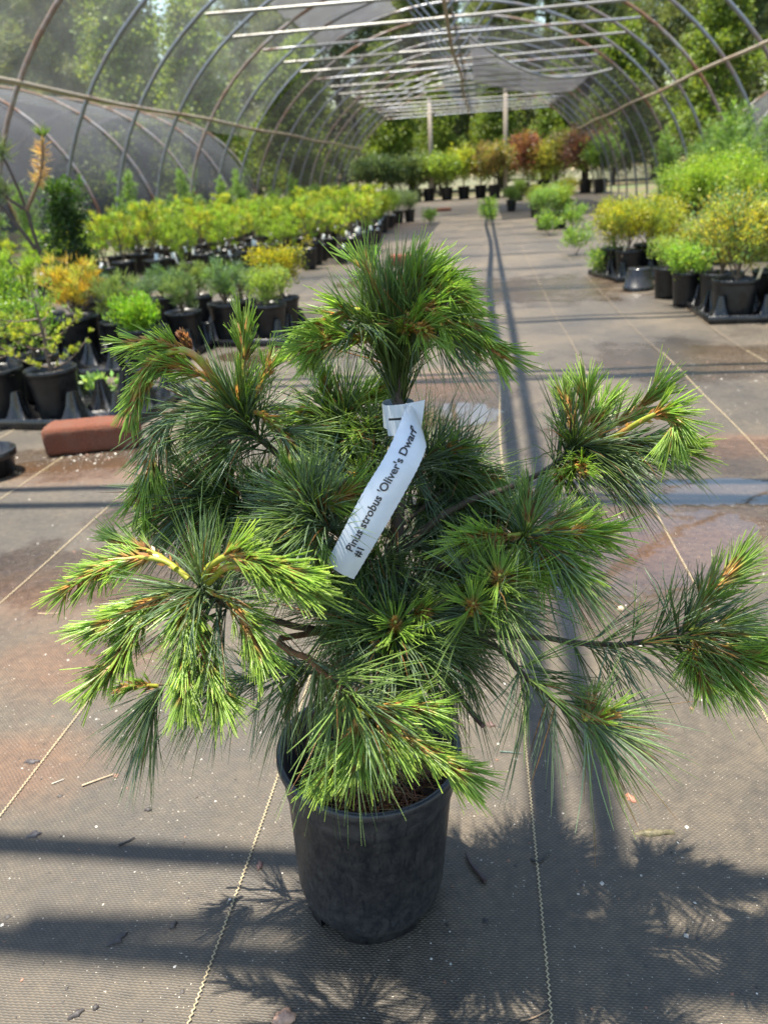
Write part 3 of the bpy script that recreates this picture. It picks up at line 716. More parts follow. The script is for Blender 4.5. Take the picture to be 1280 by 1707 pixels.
potted('potted_shrub', 'yellow-green shrub beside a tan tag in the corner tray', 'potted plant', RA(1, 0), yel[2], 2.2, tag=tg((.03, -.07, 1.2)))
potted('potted_shrub', 'bushy yellow shrub at the inner slot of the corner tray', 'potted plant', RA(1, 1), yel[0], 3.2, 1.05)
potted('potted_shrub', 'variegated cream and green shrub in a ribbed pot', 'potted plant', RB(0, 0), varg[0], .3, 1, RPOT, RSOIL, tag=tg((.06, -.06, .1)))
potted('potted_shrub', 'taller variegated shrub behind the ribbed pots', 'potted plant', RB(0, 1), varg[2], .9, 1, RPOT, RSOIL)
potted('potted_shrub', 'grey-green variegated shrub in the second ribbed pot', 'potted plant', RB(1, 0), varg[1], 1.7, 1, RPOT, RSOIL)
potted('potted_shrub', 'yellowish variegated shrub in the rear ribbed pot row', 'potted plant', RB(1, 1), varg[0], 2.6, 1, RPOT, RSOIL)
potted('potted_shrub', 'variegated shrub at the outer end of the ribbed pot tray', 'potted plant', RB(2, 0), varg[2], 4.0, .95, RPOT, RSOIL)
for (i, j, s, lb) in ((0, 0, 1.0, 'large rounded lime green shrub on a bare stem behind the yellow shrubs'), (2, 0, .95, 'lime green shrub on paired bare stems further from the aisle'), (1, 1, 1.1, 'tallest lime green shrub in the long tray')):
    s *= .86
    potted('potted_shrub', lb, 'potted plant', RC(i, j), std, i*1.3+j, s)
for (i, j) in ((0, 1), (2, 1)):
    potted('potted_shrub', ['light green bushy shrub under the lime green standards', '', 'olive bushy shrub at the outer end of the long tray'][i], 'potted plant', RC(i, j), varg[1], i*2., 1.1)
gq = [(1.02, 4.62, 'low grey-green plant in the loose black pot between the right-hand trays', pale, .95), (1.22, 4.75, 'short yellow-green plant in the second loose black pot on the right', varg[1], .8), (1.06, 4.33, 'bright green leafy plant spilling from the pot beside the ribbed pots', limeb, 1.0)]
for x, y, lb, sh, s in gq:
    if sh is limeb: sh = shrub(215, .15, .15, .12, 14, 6, 18, .035, .012, ((.22, .38, .05), (.30, .42, .08)), .004, .5, False, clump=.022)
    potted('potted_shrub', lb, 'potted plant', (x, y, .004), sh, x*3, s)
# an overturned carrier between the trays
oc = thing('upturned_pot', 'shiny upturned black pot wedged between the two right-hand trays', 'pot', (.93, 4.98, .003))
mb = MB(); lathe(mb, [(.092, 0), (.092, .018), (.086, .02), (.07, .12), (.066, .125), (0, .125)], 24); part('pot', mb.mesh('pot', M['tray'], True), oc)
# feathery weeds along the right wall
def feather(seed, h, n=26):
    r = np.random.default_rng(seed); tb, cb = MB(), MB()
    for s in range(5):
        a = r.uniform(0, 6.28); top = np.array([math.cos(a)*.22*h*r.uniform(.3, 1), math.sin(a)*.22*h*r.uniform(.3, 1), h*r.uniform(.7, 1)])
        q = spline([[0, 0, -.01], top*.5*[.6, .6, 1], top], 12); tube(tb, q, np.linspace(.008, .002, 12), 4, (.14, .18, .06), cap=False)
        for k in range(90):
            u = r.uniform(.15, 1.0); p = q[int(u*11)]; d = norm((rand_dir(r, 1)[0]+np.array([0, 0, .6]))[None])[0]
            ln = .20*h*(1.15-u)*r.uniform(.5, 1)+.03; m_ = 12; bb = p + d*ln*r.uniform(.1, 1, m_)[:, None]
            dd = norm(rand_dir(r, m_)*.7+d)
            k_ = r.uniform(.7, 1.3); diamonds(cb, bb, dd, r.uniform(.035, .07, m_), .006, jitter(np.array([.11, .20, .05])*k_, r, m_), jitter(np.array([.20, .32, .08])*k_, r, m_), r)
    return tb.mesh('stem', M['bark'], True), cb.mesh('foliage', M['leaf'])
FE = [feather(300+i, h) for i, h in enumerate((1.35, 1.05, .8))]
fr = random.Random(2)
for i, (x, y, k, s) in enumerate(((1.98, 5.0, 1, 1.0), (2.15, 5.5, 0, 1.0), (2.35, 6.0, 0, 1.05), (2.0, 6.9, 1, 1.1), (2.5, 7.2, 0, 1.0), (2.75, 8.0, 0, 1.0), (2.45, 8.8, 1, 1.2), (2.9, 9.6, 0, .9), (2.7, 10.8, 1, 1.1), (2.95, 12.2, 1, 1.2), (2.2, 4.6, 2, 1.2), (2.95, 14, 1, 1.2))):
    t_ = thing('feathery_weed', 'tall feathery green weed growing along the right wall of the hoop house', 'weed', (x, y, 0), fr.uniform(0, 6), 'feathery weeds along the right wall'); t_.scale = (s,)*3
    part('stem', FE[k][0], t_); part('foliage', FE[k][1], t_)
for i in range(14):
    y = 6.0+i*1.25; k = fr.choice((1, 2)); x = XC-3.45+fr.uniform(-.1, .15)
    t_ = thing('feathery_weed', 'shorter feathery green weed growing along the left wall of the hoop house', 'weed', (x, y, 0), fr.uniform(0, 6), 'feathery weeds along the left wall'); t_.scale = (.9,)*3
    part('stem', FE[k][0], t_); part('foliage', FE[k][1], t_)
for x, y, s in ((-5.0, 8.6, .75), (-4.9, 11, .85), (-5.1, 14, .9), (-5.0, 17, .9), (-4.9, 6.6, .7), (-4.8, 5.2, .8)):
    t_ = thing('feathery_weed', 'tall weed growing in the gap between the hoop house and the left netted house', 'weed', (x, y, 0), fr.uniform(0, 6), 'weeds between the left houses'); t_.scale = (s,)*3
    part('stem', FE[0][0], t_); part('foliage', FE[0][1], t_)

# ------------------------------------------------------------------ middle distance and far end
midp = [(852, 352, 'small green shrub in a black pot beside the terracotta coloured one', ((.16, .26, .05), (.22, .32, .06)), .26, .13), (893, 362, 'round yellow shrub in a black pot in the aisle group', ((.42, .42, .06), (.34, .38, .05)), .34, .17),
        (905, 383, 'light green leafy shrub at the corner of the aisle group', ((.20, .34, .09), (.26, .38, .10)), .42, .17), (932, 381, 'second light green shrub of the aisle group with an open crown', ((.22, .34, .08), (.28, .36, .06)), .40, .16),
        (945, 352, 'yellow topped shrub at the back of the aisle group', ((.48, .42, .03), (.40, .40, .04)), .46, .13), (866, 335, 'dark green upright shrub at the back of the aisle group', ((.12, .20, .04), (.18, .26, .05)), .38, .15),
        (664, 372, 'grey-green shrub at the end of the yellow-green rows', ((.14, .20, .10), (.18, .25, .12)), .45, .2), (683, 370, 'smaller grey-green shrub beside the end of the rows', ((.16, .22, .11), (.13, .19, .08)), .36, .16),
        (636, 388, 'bright yellow-green bush at the aisle corner of the rows', ((.40, .44, .04), (.34, .42, .04)), .42, .15)]
for i, (px, py, lb, cols, h, w) in enumerate(midp):
    g = G(px, py)
    potted('potted_shrub', lb, 'potted plant', (float(g[0]), float(g[1]), .004), shrub(250+i, .15, h*.66, w*.8, 18, 5, 20, .034, .015, cols, .006, .75, False, clump=.04), i*.7, 1.15)
farp = [(612, 335, 'broad grey-green shrub in a large black pot near the left end post', ((.10, .15, .08), (.14, .19, .10)), 1.25, .62), (640, 334, 'grey-green rounded shrub second from the left end post', ((.10, .15, .08), (.12, .18, .08)), 1.15, .6),
        (668, 334, 'dark grey-green shrub by the foot of the left end post', ((.08, .13, .06), (.12, .17, .08)), 1.2, .55), (694, 336, 'loose grey-green shrub leaning on the wooden brace', ((.11, .16, .07), (.14, .19, .08)), 1.05, .5),
        (745, 334, 'light green round-crowned tree in a large black pot', ((.24, .32, .06), (.20, .29, .05)), 1.35, .6), (773, 328, 'yellow-green tree in a large black pot', ((.36, .38, .05), (.28, .34, .05)), 1.25, .5),
        (801, 326, 'orange-leaved maple in a large black pot', ((.30, .20, .06), (.30, .28, .06), (.22, .27, .06)), 1.35, .5), (824, 330, 'reddish brown maple beside the middle end post', ((.20, .13, .07), (.26, .20, .07), (.20, .23, .06)), 1.55, .6),
        (872, 322, 'purple-leaved maple behind the aisle group', ((.20, .08, .06), (.26, .14, .07)), 1.6, .6), (905, 318, 'yellow and green maple behind the aisle group', ((.30, .30, .06), (.24, .26, .06)), 1.7, .65),
        (940, 322, 'bronze-leaved maple with a pale stem', ((.22, .17, .08), (.21, .23, .06)), 1.6, .6), (975, 322, 'dark purple maple spreading by the right wall', ((.13, .06, .055), (.17, .09, .06)), 1.9, .75),
        (1000, 322, 'tall green upright shrub in a large pot by the right wall', ((.13, .22, .05), (.16, .26, .06)), 1.3, .5), (715, 322, 'small shrub behind the left end post', ((.14, .20, .06), (.18, .24, .06)), 1.1, .5)]
FH = (.80, .95, .70, 1.0, .78, .92, .84)
for i, (px, py, lb, cols, h, w) in enumerate(farp):
    g = G(px, py); sc_ = min(1.0, 25.2/g[1]); g = g*[sc_, sc_, 1]
    potted('potted_tree', lb, 'potted plant', (float(g[0]), float(g[1]), .003), shrub(270+i, .31, h*FH[i % 7], w*.85, 24, 6, 24, .085, .042, [np.array(c_)*1.12 for c_ in cols], .016, .5, False, flat=.6, clump=.11, trunk_h=.28), i*.9, 1.0, BIGPOT, BIGSOIL)
for px, py, s, lb in ((716, 375, 1.0, 'narrow green weed tuft sprouting through the sheet in the aisle'), (811, 362, 1.3, 'green weed patch on the shadow lines in the aisle'), (815, 374, 1.0, 'smaller weed in front of the aisle weed patch'),
                      (958, 425, 1.0, 'low green weed beside the corner tray on the right'), (912, 392, 1.1, 'green weed at the foot of the aisle pot group'), (955, 382, 1.2, 'spreading weed behind the aisle pot group'), (1000, 460, .8, 'small green weed under the tray edge on the right')):
    g = G(px, py); w_ = thing('aisle_weed', lb, 'weed', (float(g[0]), float(g[1]), 0)); w_.scale = (s*1.6,)*3
    sh = shrub(int(px), 0, .12, .07, 9, 4, 10, .05, .010, ((.16, .28, .05), (.22, .34, .07)), .002, .8, False, clump=.02)
    part('stem', sh[0], w_); part('foliage', sh[1], w_)

# bricks
def brick(label, x, y, rz, dims, seed, frog=False):
    r = np.random.default_rng(seed); sx, sy, sz = dims; b = .006
    nx_, ny_, nz_ = 15, 8, 6; V = []; mp_ = {}
    F4 = []
    def vid(i, j, k):
        key = (i, j, k)
        if key not in mp_:
            p = np.array([(i/nx_-.5)*sx, (j/ny_-.5)*sy, k/nz_*sz])
            e = np.array([i in (0, nx_), j in (0, ny_), k in (0, nz_)]).sum()
            c = np.array([0, 0, sz/2]); 
            if e >= 2: p = p + (c-p)/np.abs(np.maximum(np.array([sx, sy, sz])/2, 1e-6))*(.0035 if e == 2 else .005)*r.uniform(.5, 1.5)
            p = p + r.normal(0, .0007, 3)
            mp_[key] = len(V); V.append(p)
        return mp_[key]
    for i in range(nx_):
        for j in range(ny_):
            F4.append([vid(i, j, nz_), vid(i+1, j, nz_), vid(i+1, j+1, nz_), vid(i, j+1, nz_)]); F4.append([vid(i, j, 0), vid(i, j+1, 0), vid(i+1, j+1, 0), vid(i+1, j, 0)])
    for i in range(nx_):
        for k in range(nz_):
            F4.append([vid(i, 0, k), vid(i+1, 0, k), vid(i+1, 0, k+1), vid(i, 0, k+1)]); F4.append([vid(i, ny_, k), vid(i, ny_, k+1), vid(i+1, ny_, k+1), vid(i+1, ny_, k)])
    for j in range(ny_):
        for k in range(nz_):
            F4.append([vid(0, j, k), vid(0, j, k+1), vid(0, j+1, k+1), vid(0, j+1, k)]); F4.append([vid(nx_, j, k), vid(nx_, j+1, k), vid(nx_, j+1, k+1), vid(nx_, j, k+1)])
    mb = MB(); mb.add(np.array(V), F4)
    o = link('clay_brick', mb.mesh('clay_brick', M['brick'], True), None, (x, y, .001), None, label, 'brick'); o.rotation_euler.z = rz
g1, g2 = G(78, 762), G(222, 748); c = (g1+g2)/2; dd = g2-g1; ln = float(np.linalg.norm(dd)); ang = math.atan2(dd[1], dd[0])
nrm = np.array([-math.sin(ang), math.cos(ang), 0])
brick('large red clay brick lying on the wet sheet before the spruce tray', float((c+nrm*.05)[0])+.01, float((c+nrm*.05)[1]), ang, (ln+.02, .11, .085), 1)
g = G(668, 447); brick('red brick lying in the aisle beyond the top of the labelled pine', float(g[0]), float(g[1])+.12, -.4, (.21, .10, .10), 2)
g = G(738, 352); brick('red brick lying flat far down the aisle', float(g[0]), float(g[1]), .2, (.34, .2, .06), 3)

# ------------------------------------------------------------------ the labelled dwarf pine
rng = np.random.default_rng(12)
pc = G(619, 1478); BX, BY = float(pc[0]), float(pc[1])
pine = thing('dwarf_pine', 'bushy dwarf white pine with drooping shoots in a dusty black pot, wearing a white label', 'potted plant', (BX, BY, 0))
PO = np.array([BX, BY, 0])
RT, RB, PH = .0905, .0700, .198
mb = MB(); npot = 72
prof = [(RB-.006, .0), (RB, .0), (RB+.0005, .014), (RB+.0045, .020), (RB+.0075, .034), (RT-.0075, PH-.041), (RT-.0055, PH-.0395), (RT-.0050, PH-.030), (RT-.0030, PH-.012), (RT+.001, PH-.007), (RT+.001, PH-.001), (RT-.001, PH+.0005), (RT-.004, PH), (RT-.0065, PH-.012), (RT-.012, PH-.062)]
notch = lambda r, i: r in (0, 1) and (i % 18) in (10, 11, 12, 13, 14)
lathe(mb, prof, npot, skip=notch)
mb2 = mb; lathe(mb2, [(0, .012), (RB-.004, .012), (RB-.003, .020)], npot)
TILT = (math.radians(.6), math.radians(3.2), 0)
pot = part('pot', mb.mesh('pot', M['pot'], True), pine, (0, 0, -.001)); pot.rotation_euler = TILT
so_ = part('soil', soil_mesh(RT-.0105, PH-.052, 36, 4), pine); so_.rotation_euler = TILT
TM = Matrix.Rotation(TILT[1], 3, 'Y') @ Matrix.Rotation(TILT[0], 3, 'X')
# dry fallen needles over the soil
n = 420; a = rng.uniform(0, 6.28, n); rad = np.sqrt(rng.uniform(0, 1, n))*(RT-.03)
B = np.stack([rad*np.cos(a), rad*np.sin(a), PH-.050+rng.uniform(0, .010, n)], -1); az = rng.uniform(0, 6.28, n)
D = norm(np.stack([np.cos(az), np.sin(az), rng.normal(0.02, .10, n)], -1)); B -= D*.02
L = rng.uniform(.03, .06, n); mx = np.linalg.norm((B+D*L[:, None])[:, :2], axis=1); keep = (mx < RT-.012) & (np.linalg.norm(B[:, :2], axis=1) < RT-.012)
B, D, L = B[keep], D[keep], L[keep]; n = len(B); cl = jitter((.40, .21, .10), rng, n, .3)
mb = MB(); needles(mb, B, D, L, .0012, 0.0, [cl*.8, cl, cl, cl], rng); lt = part('needle_litter', mb.mesh('needle_litter', M['needle']), pine, kind='stuff'); lt.rotation_euler = TILT

def zf(ox, oy, s): return lambda x, y: (ox+x/s, oy+y/s)
Z1, Z2, Z3, Z4, Z5, Z6 = zf(60, 420, 2.56), zf(450, 400, 2.844), zf(700, 600, 2.207), zf(60, 820, 2.56), zf(420, 880, 2.56), zf(780, 900, 2.56)
def W(z, pts, y0, y1):
    q = [z(*p) for p in pts] if z else pts; n = len(q)
    d = np.cumsum([0]+[math.dist(q[i], q[i+1]) for i in range(n-1)]); d = d/d[-1]
    return np.array([at(q[i][0], q[i][1], y0+(y1-y0)*d[i]) for i in range(n)]) - PO

OLD = [np.array([.145, .220, .080]), np.array([.205, .295, .090]), np.array([.205, .280, .175])]
DENS = .42
SHE = np.array([.52, .27, .085]); NEWG = np.array([.26, .41, .080]); TIP = np.array([.54, .67, .13])

def old_needles(mb, path, n, L=(.055, .085), ang=(25, 85), lo=.35, droop=.16, tone=1.0, bias=None, brown=.0, blue=.35):
    """long last-year needles in sheaths of five along the end of a branch path"""
    P = spline(path, 40); T = norm(np.gradient(P, axis=0)); nf = max(2, int(n*DENS*1.25)//5)
    s = lo+(1-lo)*rng.uniform(0, 1, nf)**.6; i = (s*39).astype(int)
    rad = rand_dir(rng, nf); rad = norm(rad-T[i]*np.sum(rad*T[i], 1, keepdims=True))
    al = np.radians(rng.uniform(ang[0], ang[1], nf))*(1.12-.35*s)
    d = T[i]*np.cos(al)[:, None]+rad*np.sin(al)[:, None]
    if bias is not None: d = norm(d+np.asarray(bias)*rng.uniform(.3, 1, (nf, 1)))
    B = np.repeat(P[i]+rad*.0015, 5, 0); D = norm(np.repeat(d, 5, 0)+rng.normal(0, .085, (nf*5, 3)))
    Ln = np.repeat(rng.uniform(L[0], L[1], nf), 5)*rng.uniform(.88, 1.06, nf*5); m_ = nf*5
    w = rng.uniform(0, 1, (nf, 1)); base = np.where(w < blue, OLD[2], np.where(w < .65, OLD[0], OLD[1])); base = np.repeat(base, 5, 0)
    c = base*rng.normal(1, .2, (m_, 1)).clip(.5, 1.6)*tone
    tip = c*1.35
    if brown:
        k = rng.uniform(0, 1, (m_, 1)) < brown; tip = np.where(k, np.array([.34, .16, .05]), tip); mid = np.where(k, (c+np.array([.20, .16, .05]))/2, c*1.1)
    else: mid = c*1.12
    dead = rng.uniform(0, 1, (m_, 1)) < .035; c = np.where(dead, np.array([.26, .15, .06]), c); mid = np.where(dead, np.array([.30, .17, .07]), mid); tip = np.where(dead, np.array([.3, .17, .07]), tip)
    needles(mb, B, D, Ln, rng.uniform(.00080, .00120, m_), droop*rng.uniform(.2, 2.2, m_), [c*.8, c, mid, tip], rng, curl=.15)

def new_needles(mb, P3, n, L=(.018, .036), lo=.25, tone=1.0, light=1.0, ang=(16, 44)):
    """short current-year needles: tan papery sheaths, bright tips, swept along the shoot"""
    P = spline(P3, 50); T = norm(np.gradient(P, axis=0)); nf = max(4, int(n*1.2)//5); q_ = 4
    s = lo+(1-lo)*rng.uniform(0, 1, nf); i = (s*49).astype(int)
    rad = rand_dir(rng, nf); rad = norm(rad-T[i]*np.sum(rad*T[i], 1, keepdims=True))
    al = np.radians(rng.uniform(ang[0], ang[1], nf))*(1.2-.5*s)
    d = T[i]*np.cos(al)[:, None]+rad*np.sin(al)[:, None]
    B = np.repeat(P[i]+rad*.0018, q_, 0); D = norm(np.repeat(d, q_, 0)+rng.normal(0, .07, (nf*q_, 3)))
    m_ = nf*q_; Ln = np.repeat(rng.uniform(L[0], L[1], nf), q_)*rng.uniform(.85, 1.08, m_)
    v = np.repeat(rng.normal(1, .16, (nf, 1)).clip(.6, 1.5), q_, 0)*tone
    lt_ = np.repeat(rng.uniform(.25, 1, (nf, 1)), q_, 0)*min(1.0, light+.25)
    g1_ = NEWG*v; tp_ = (NEWG*(1-lt_)+TIP*lt_)*v*rng.normal(1, .1, (m_, 1))
    sh = SHE*rng.normal(1, .22, (m_, 1)).clip(.5, 1.5)
    needles(mb, B, D, Ln, rng.uniform(.0009, .0014, m_), rng.uniform(-.04, .10, m_), [sh, sh*.75+g1_*.25, g1_, tp_], rng, ts=((0, .19, .45, 1.0) if ang[0] < 35 else (0, .09, .4, 1.0)), ws=(1.5, 1.2, 1, .4), curl=.10)

def branch(name, path, rads, shoots=(), tufts=(), col=(.085, .062, .036), shoot_r=.0024):
    """a limb with its shoots and needle tufts as sub-parts; paths are local 3D points"""
    mb = MB(); q = spline(path, 16)
    q = q + rng.normal(0, .0008, q.shape)
    tube(mb, q, np.linspace(rads[0]*.58, rads[1]*.6, 16), 8, col)
    b = part(name, mb.mesh(name, M['bark'], True), pine)
    for sh in shoots:
        p3, n = sh['p'], sh['n']; mb = MB(); P = spline(p3, 20)
        c0, c1 = np.array([.30, .30, .025]), np.array([.22, .26, .04]); tt = np.linspace(0, 1, 20)[:, None]
        cc = c0*(1-tt)+c1*tt; kk = rng.uniform(0, 1, (20, 1)) < .35*np.minimum(1, tt*2); cc = np.where(kk, np.array([.46, .23, .07]), cc)
        tube(mb, P, np.linspace(sh.get('r', shoot_r), .0012, 20), 7, cc)
        so2 = part('shoot', mb.mesh('shoot', M['candle'], True), b)
        mb = MB(); new_needles(mb, p3, n, **sh.get('k', {}))
        ns = 34; Pq = spline(p3, 60); Tq = norm(np.gradient(Pq, axis=0)); iq = rng.integers(3, 58, ns); rq = rand_dir(rng, ns); rq = norm(rq-Tq[iq]*np.sum(rq*Tq[iq], 1, keepdims=True))
        diamonds(mb, Pq[iq]+rq*sh.get('r', shoot_r)*.75, norm(Tq[iq]+rq*.45), rng.uniform(.005, .010, ns), .0028, jitter((.42, .21, .08), rng, ns, .25), jitter((.52, .32, .15), rng, ns, .25), rng)
        part('needle_tuft', mb.mesh('needle_tuft', M['needle'], True), b, kind='stuff')
    for tf in tufts:
        mb = MB(); old_needles(mb, tf['p'], tf['n'], **tf.get('k', {}))
        part('needle_tuft', mb.mesh('needle_tuft', M['needle'], True), b, kind='stuff')
    return b
def S(z, pts, y0, y1, n, r=.0024, **k): return dict(p=W(z, pts, y0, y1), n=n, r=r, k=k)
def T(z, pts, y0, y1, n, **k): return dict(p=W(z, pts, y0, y1), n=n, k=k)

# trunk
tp3 = np.vstack([np.array([[.010, .0, .13]]), W(None, [(640, 1180), (652, 1040), (662, 880), (668, 740), (662, 640), (660, 555)], BY, BY+.01)])
mb = MB(); tube(mb, spline(tp3, 24), np.linspace(.0085, .0036, 24), 9, (.085, .06, .048)); part('trunk', mb.mesh('trunk', M['bark'], True), pine)
def tr_at(px, py): return W(None, [(px, py), (px, py+1)], BY+.005, BY+.005)[0]
def limb(px, py, z, pts, y1, y0=None):
    q = [z(*p) for p in pts] if z else pts
    return W(None, [(px, py)]+list(q), BY+.005 if y0 is None else y0, y1)

# A: big tuft, left front
yA = .475
branch('branch', limb(655, 1030, None, [(560, 1045), (450, 1035), (370, 1005), (329, 978)], yA), (.006, .0035),
  [S(Z4, [(650, 370), (560, 300), (450, 280), (330, 305), (210, 370), (95, 430)], yA, .50, 330, lo=.35),
   S(Z4, [(600, 330), (520, 270), (430, 235), (330, 215)], yA, .52, 130, lo=.4, light=.5),
   S(Z4, [(650, 410), (550, 435), (450, 490), (340, 545), (230, 600)], yA, .455, 300, lo=.3),
   S(Z4, [(560, 440), (460, 520), (410, 610), (340, 720), (240, 825)], yA, .44, 360, lo=.2),
   S(Z4, [(655, 420), (640, 520), (640, 650), (640, 780), (640, 880)], yA, .425, 430, lo=.1),
   S(Z4, [(670, 440), (690, 560), (720, 700), (760, 810), (800, 890)], yA, .43, 360, lo=.15),
   S(Z4, [(730, 420), (820, 460), (890, 550), (930, 630), (965, 690)], yA, .45, 300, lo=.3),
   S(Z4, [(715, 385), (740, 320), (830, 270), (930, 285), (1040, 325), (1140, 365)], yA, .45, 300, r=.003, lo=.35),
   S(Z4, [(735, 385), (810, 325), (900, 320), (1020, 365), (1140, 420)], yA, .45, 300, r=.003, lo=.4)],
  [T(None, [(450, 1035), (370, 1005), (329, 978)], .50, yA, 210, ang=(45, 95), lo=.5, bias=(-.1, .25, .75), L=(.06, .085)),
   T(None, [(420, 1030), (370, 1005), (329, 978)], .50, yA, 330, ang=(30, 100), lo=.2, L=(.055, .08)),
   T(None, [(390, 1010), (329, 978)], .49, yA, 150, ang=(50, 100), lo=.3, bias=(-.1, -.05, -.9), L=(.06, .085))])
DENS = .62
# B: upper left tuft
yB = .60
branch('branch', limb(662, 900, None, [(590, 850), (500, 790), (430, 730), (394, 692)], yB), (.0062, .0038),
  [S(Z1, [(830, 640), (740, 510), (650, 425), (560, 430), (490, 470), (445, 550), (415, 640), (405, 700)], yB, .56, 230, r=.0038, lo=.46, light=.35, ang=(12, 32), L=(.014, .026)),
   S(Z1, [(650, 425), (570, 400), (490, 385), (400, 400)], yB-.01, .57, 150, lo=.15, light=.4, L=(.014, .026)),
   S(Z1, [(800, 590), (720, 530), (620, 490), (530, 490)], yB, .58, 150, r=.003, lo=.4, light=.3),
   S(Z1, [(640, 440), (560, 460), (490, 540), (440, 620)], yB-.01, .57, 90, lo=.25, light=.4, L=(.014, .024)),
   S(Z1, [(830, 690), (690, 655), (580, 690), (515, 780), (490, 880), (480, 950), (430, 1070)], yB, .54, 260, r=.003, lo=.66, light=.8),
   S(Z1, [(930, 680), (1010, 720), (1070, 800), (1110, 880)], yB, .57, 150, lo=.2, light=.1, tone=.8),
   S(Z1, [(880, 650), (885, 540), (890, 420), (888, 330)], yB, .62, 160, lo=.55, light=.1, tone=.75),
   S(Z1, [(860, 640), (870, 600), (880, 570)], yB, .60, 60, lo=.1, light=.2),
   S(Z1, [(930, 620), (980, 520), (1000, 470)], yB, .61, 70, lo=.5, light=.2)],
  [T(None, [(500, 790), (430, 730), (394, 692)], .60, yB, 420, ang=(30, 100), lo=.3),
   T(None, [(430, 730), (394, 692)], .60, yB, 220, ang=(30, 80), lo=.4, bias=(.25, .1, .8)),
   T(None, [(430, 730), (394, 692)], .59, yB, 260, ang=(30, 100), lo=.3, bias=(-.3, -.2, -.7)),
   T(None, [(394, 692), (330, 680), (280, 700), (262, 740)], yB, .56, 200, ang=(20, 70), lo=.1, bias=(0, 0, -.4), L=(.03, .05)),
   T(None, [(420, 700), (470, 720), (495, 770)], yB, .57, 220, ang=(20, 70), lo=.1, bias=(.1, 0, -.4), L=(.04, .065))])
mb = MB(); q = W(Z1, [(665, 430), (648, 400), (632, 365)], yB, yB)
for k in range(14):
    c = q[0]*(1-k/13)+q[2]*k/13; n = 7; dd = norm(rand_dir(rng, n)*.6+norm((q[2]-q[0])[None])[0]); diamonds(mb, np.tile(c, (n, 1)), dd, .009, .004, jitter((.20, .09, .055), rng, n), jitter((.33, .17, .11), rng, n), rng)
part('bud', mb.mesh('bud', M['needle']), pine, label='dried reddish brown bud')
# C: leader tuft at the top
yC = BY+.01
fan = W(None, [(668, 720), (664, 660), (660, 600), (660, 555)], yC, yC)
branch('branch', W(None, [(660, 570), (661, 540), (655, 515), (650, 500)], yC, yC), (.0045, .003),
  [S(Z2, [(590, 420), (470, 350), (380, 335), (290, 370), (215, 430), (185, 510)], yC, .56, 280, r=.003, lo=.35, light=.6),
   S(Z2, [(590, 470), (480, 465), (370, 460), (270, 480), (190, 520)], yC, .55, 260, r=.003, lo=.3, light=.5),
   S(Z2, [(560, 360), (520, 260), (470, 160), (440, 100)], yC, .64, 190, lo=.4, light=.15),
   S(Z2, [(560, 350), (600, 270), (650, 200), (690, 140)], yC, .62, 230, r=.0036, lo=.3, light=.6),
   S(Z2, [(575, 330), (640, 265), (720, 195), (790, 165), (840, 200)], yC, .59, 250, r=.0036, lo=.35, light=.55),
   S(Z2, [(600, 320), (680, 265), (770, 245), (850, 240), (910, 290)], yC, .57, 250, r=.0036, lo=.3, light=.55),
   S(Z2, [(610, 400), (740, 350), (870, 340), (950, 400), (1020, 490), (1110, 560)], yC, .57, 330, r=.003, lo=.35, light=.35),
   S(Z2, [(610, 430), (660, 420), (700, 415), (740, 430)], yC-.02, .54, 150, lo=.2, light=.3, tone=.9),
   S(Z2, [(620, 440), (740, 420), (840, 440), (930, 490)], yC, .62, 190, lo=.3, light=.1, tone=.8),
   S(Z2, [(600, 400), (680, 340), (760, 330), (820, 380)], yC-.02, .56, 180, lo=.3, light=.3)],
  [dict(p=W(None, [(666, 705), (663, 650), (661, 600)], yC, yC), n=520, k=dict(ang=(4, 24), lo=.0, L=(.065, .095), droop=.02, blue=.1, tone=.8)),
   dict(p=fan, n=520, k=dict(ang=(8, 40), lo=.25, L=(.065, .09), droop=.04, blue=.15)),
   dict(p=fan, n=340, k=dict(ang=(15, 65), lo=.5, L=(.055, .085), droop=.08, blue=.2)),
   dict(p=W(None, [(660, 570), (700, 540), (740, 530)], yC, .58), n=230, k=dict(ang=(20, 90), lo=.1, L=(.04, .07))),
   dict(p=W(None, [(655, 560), (620, 540), (585, 535)], yC, .58), n=150, k=dict(ang=(20, 90), lo=.1, L=(.04, .065)))])
DENS = .48
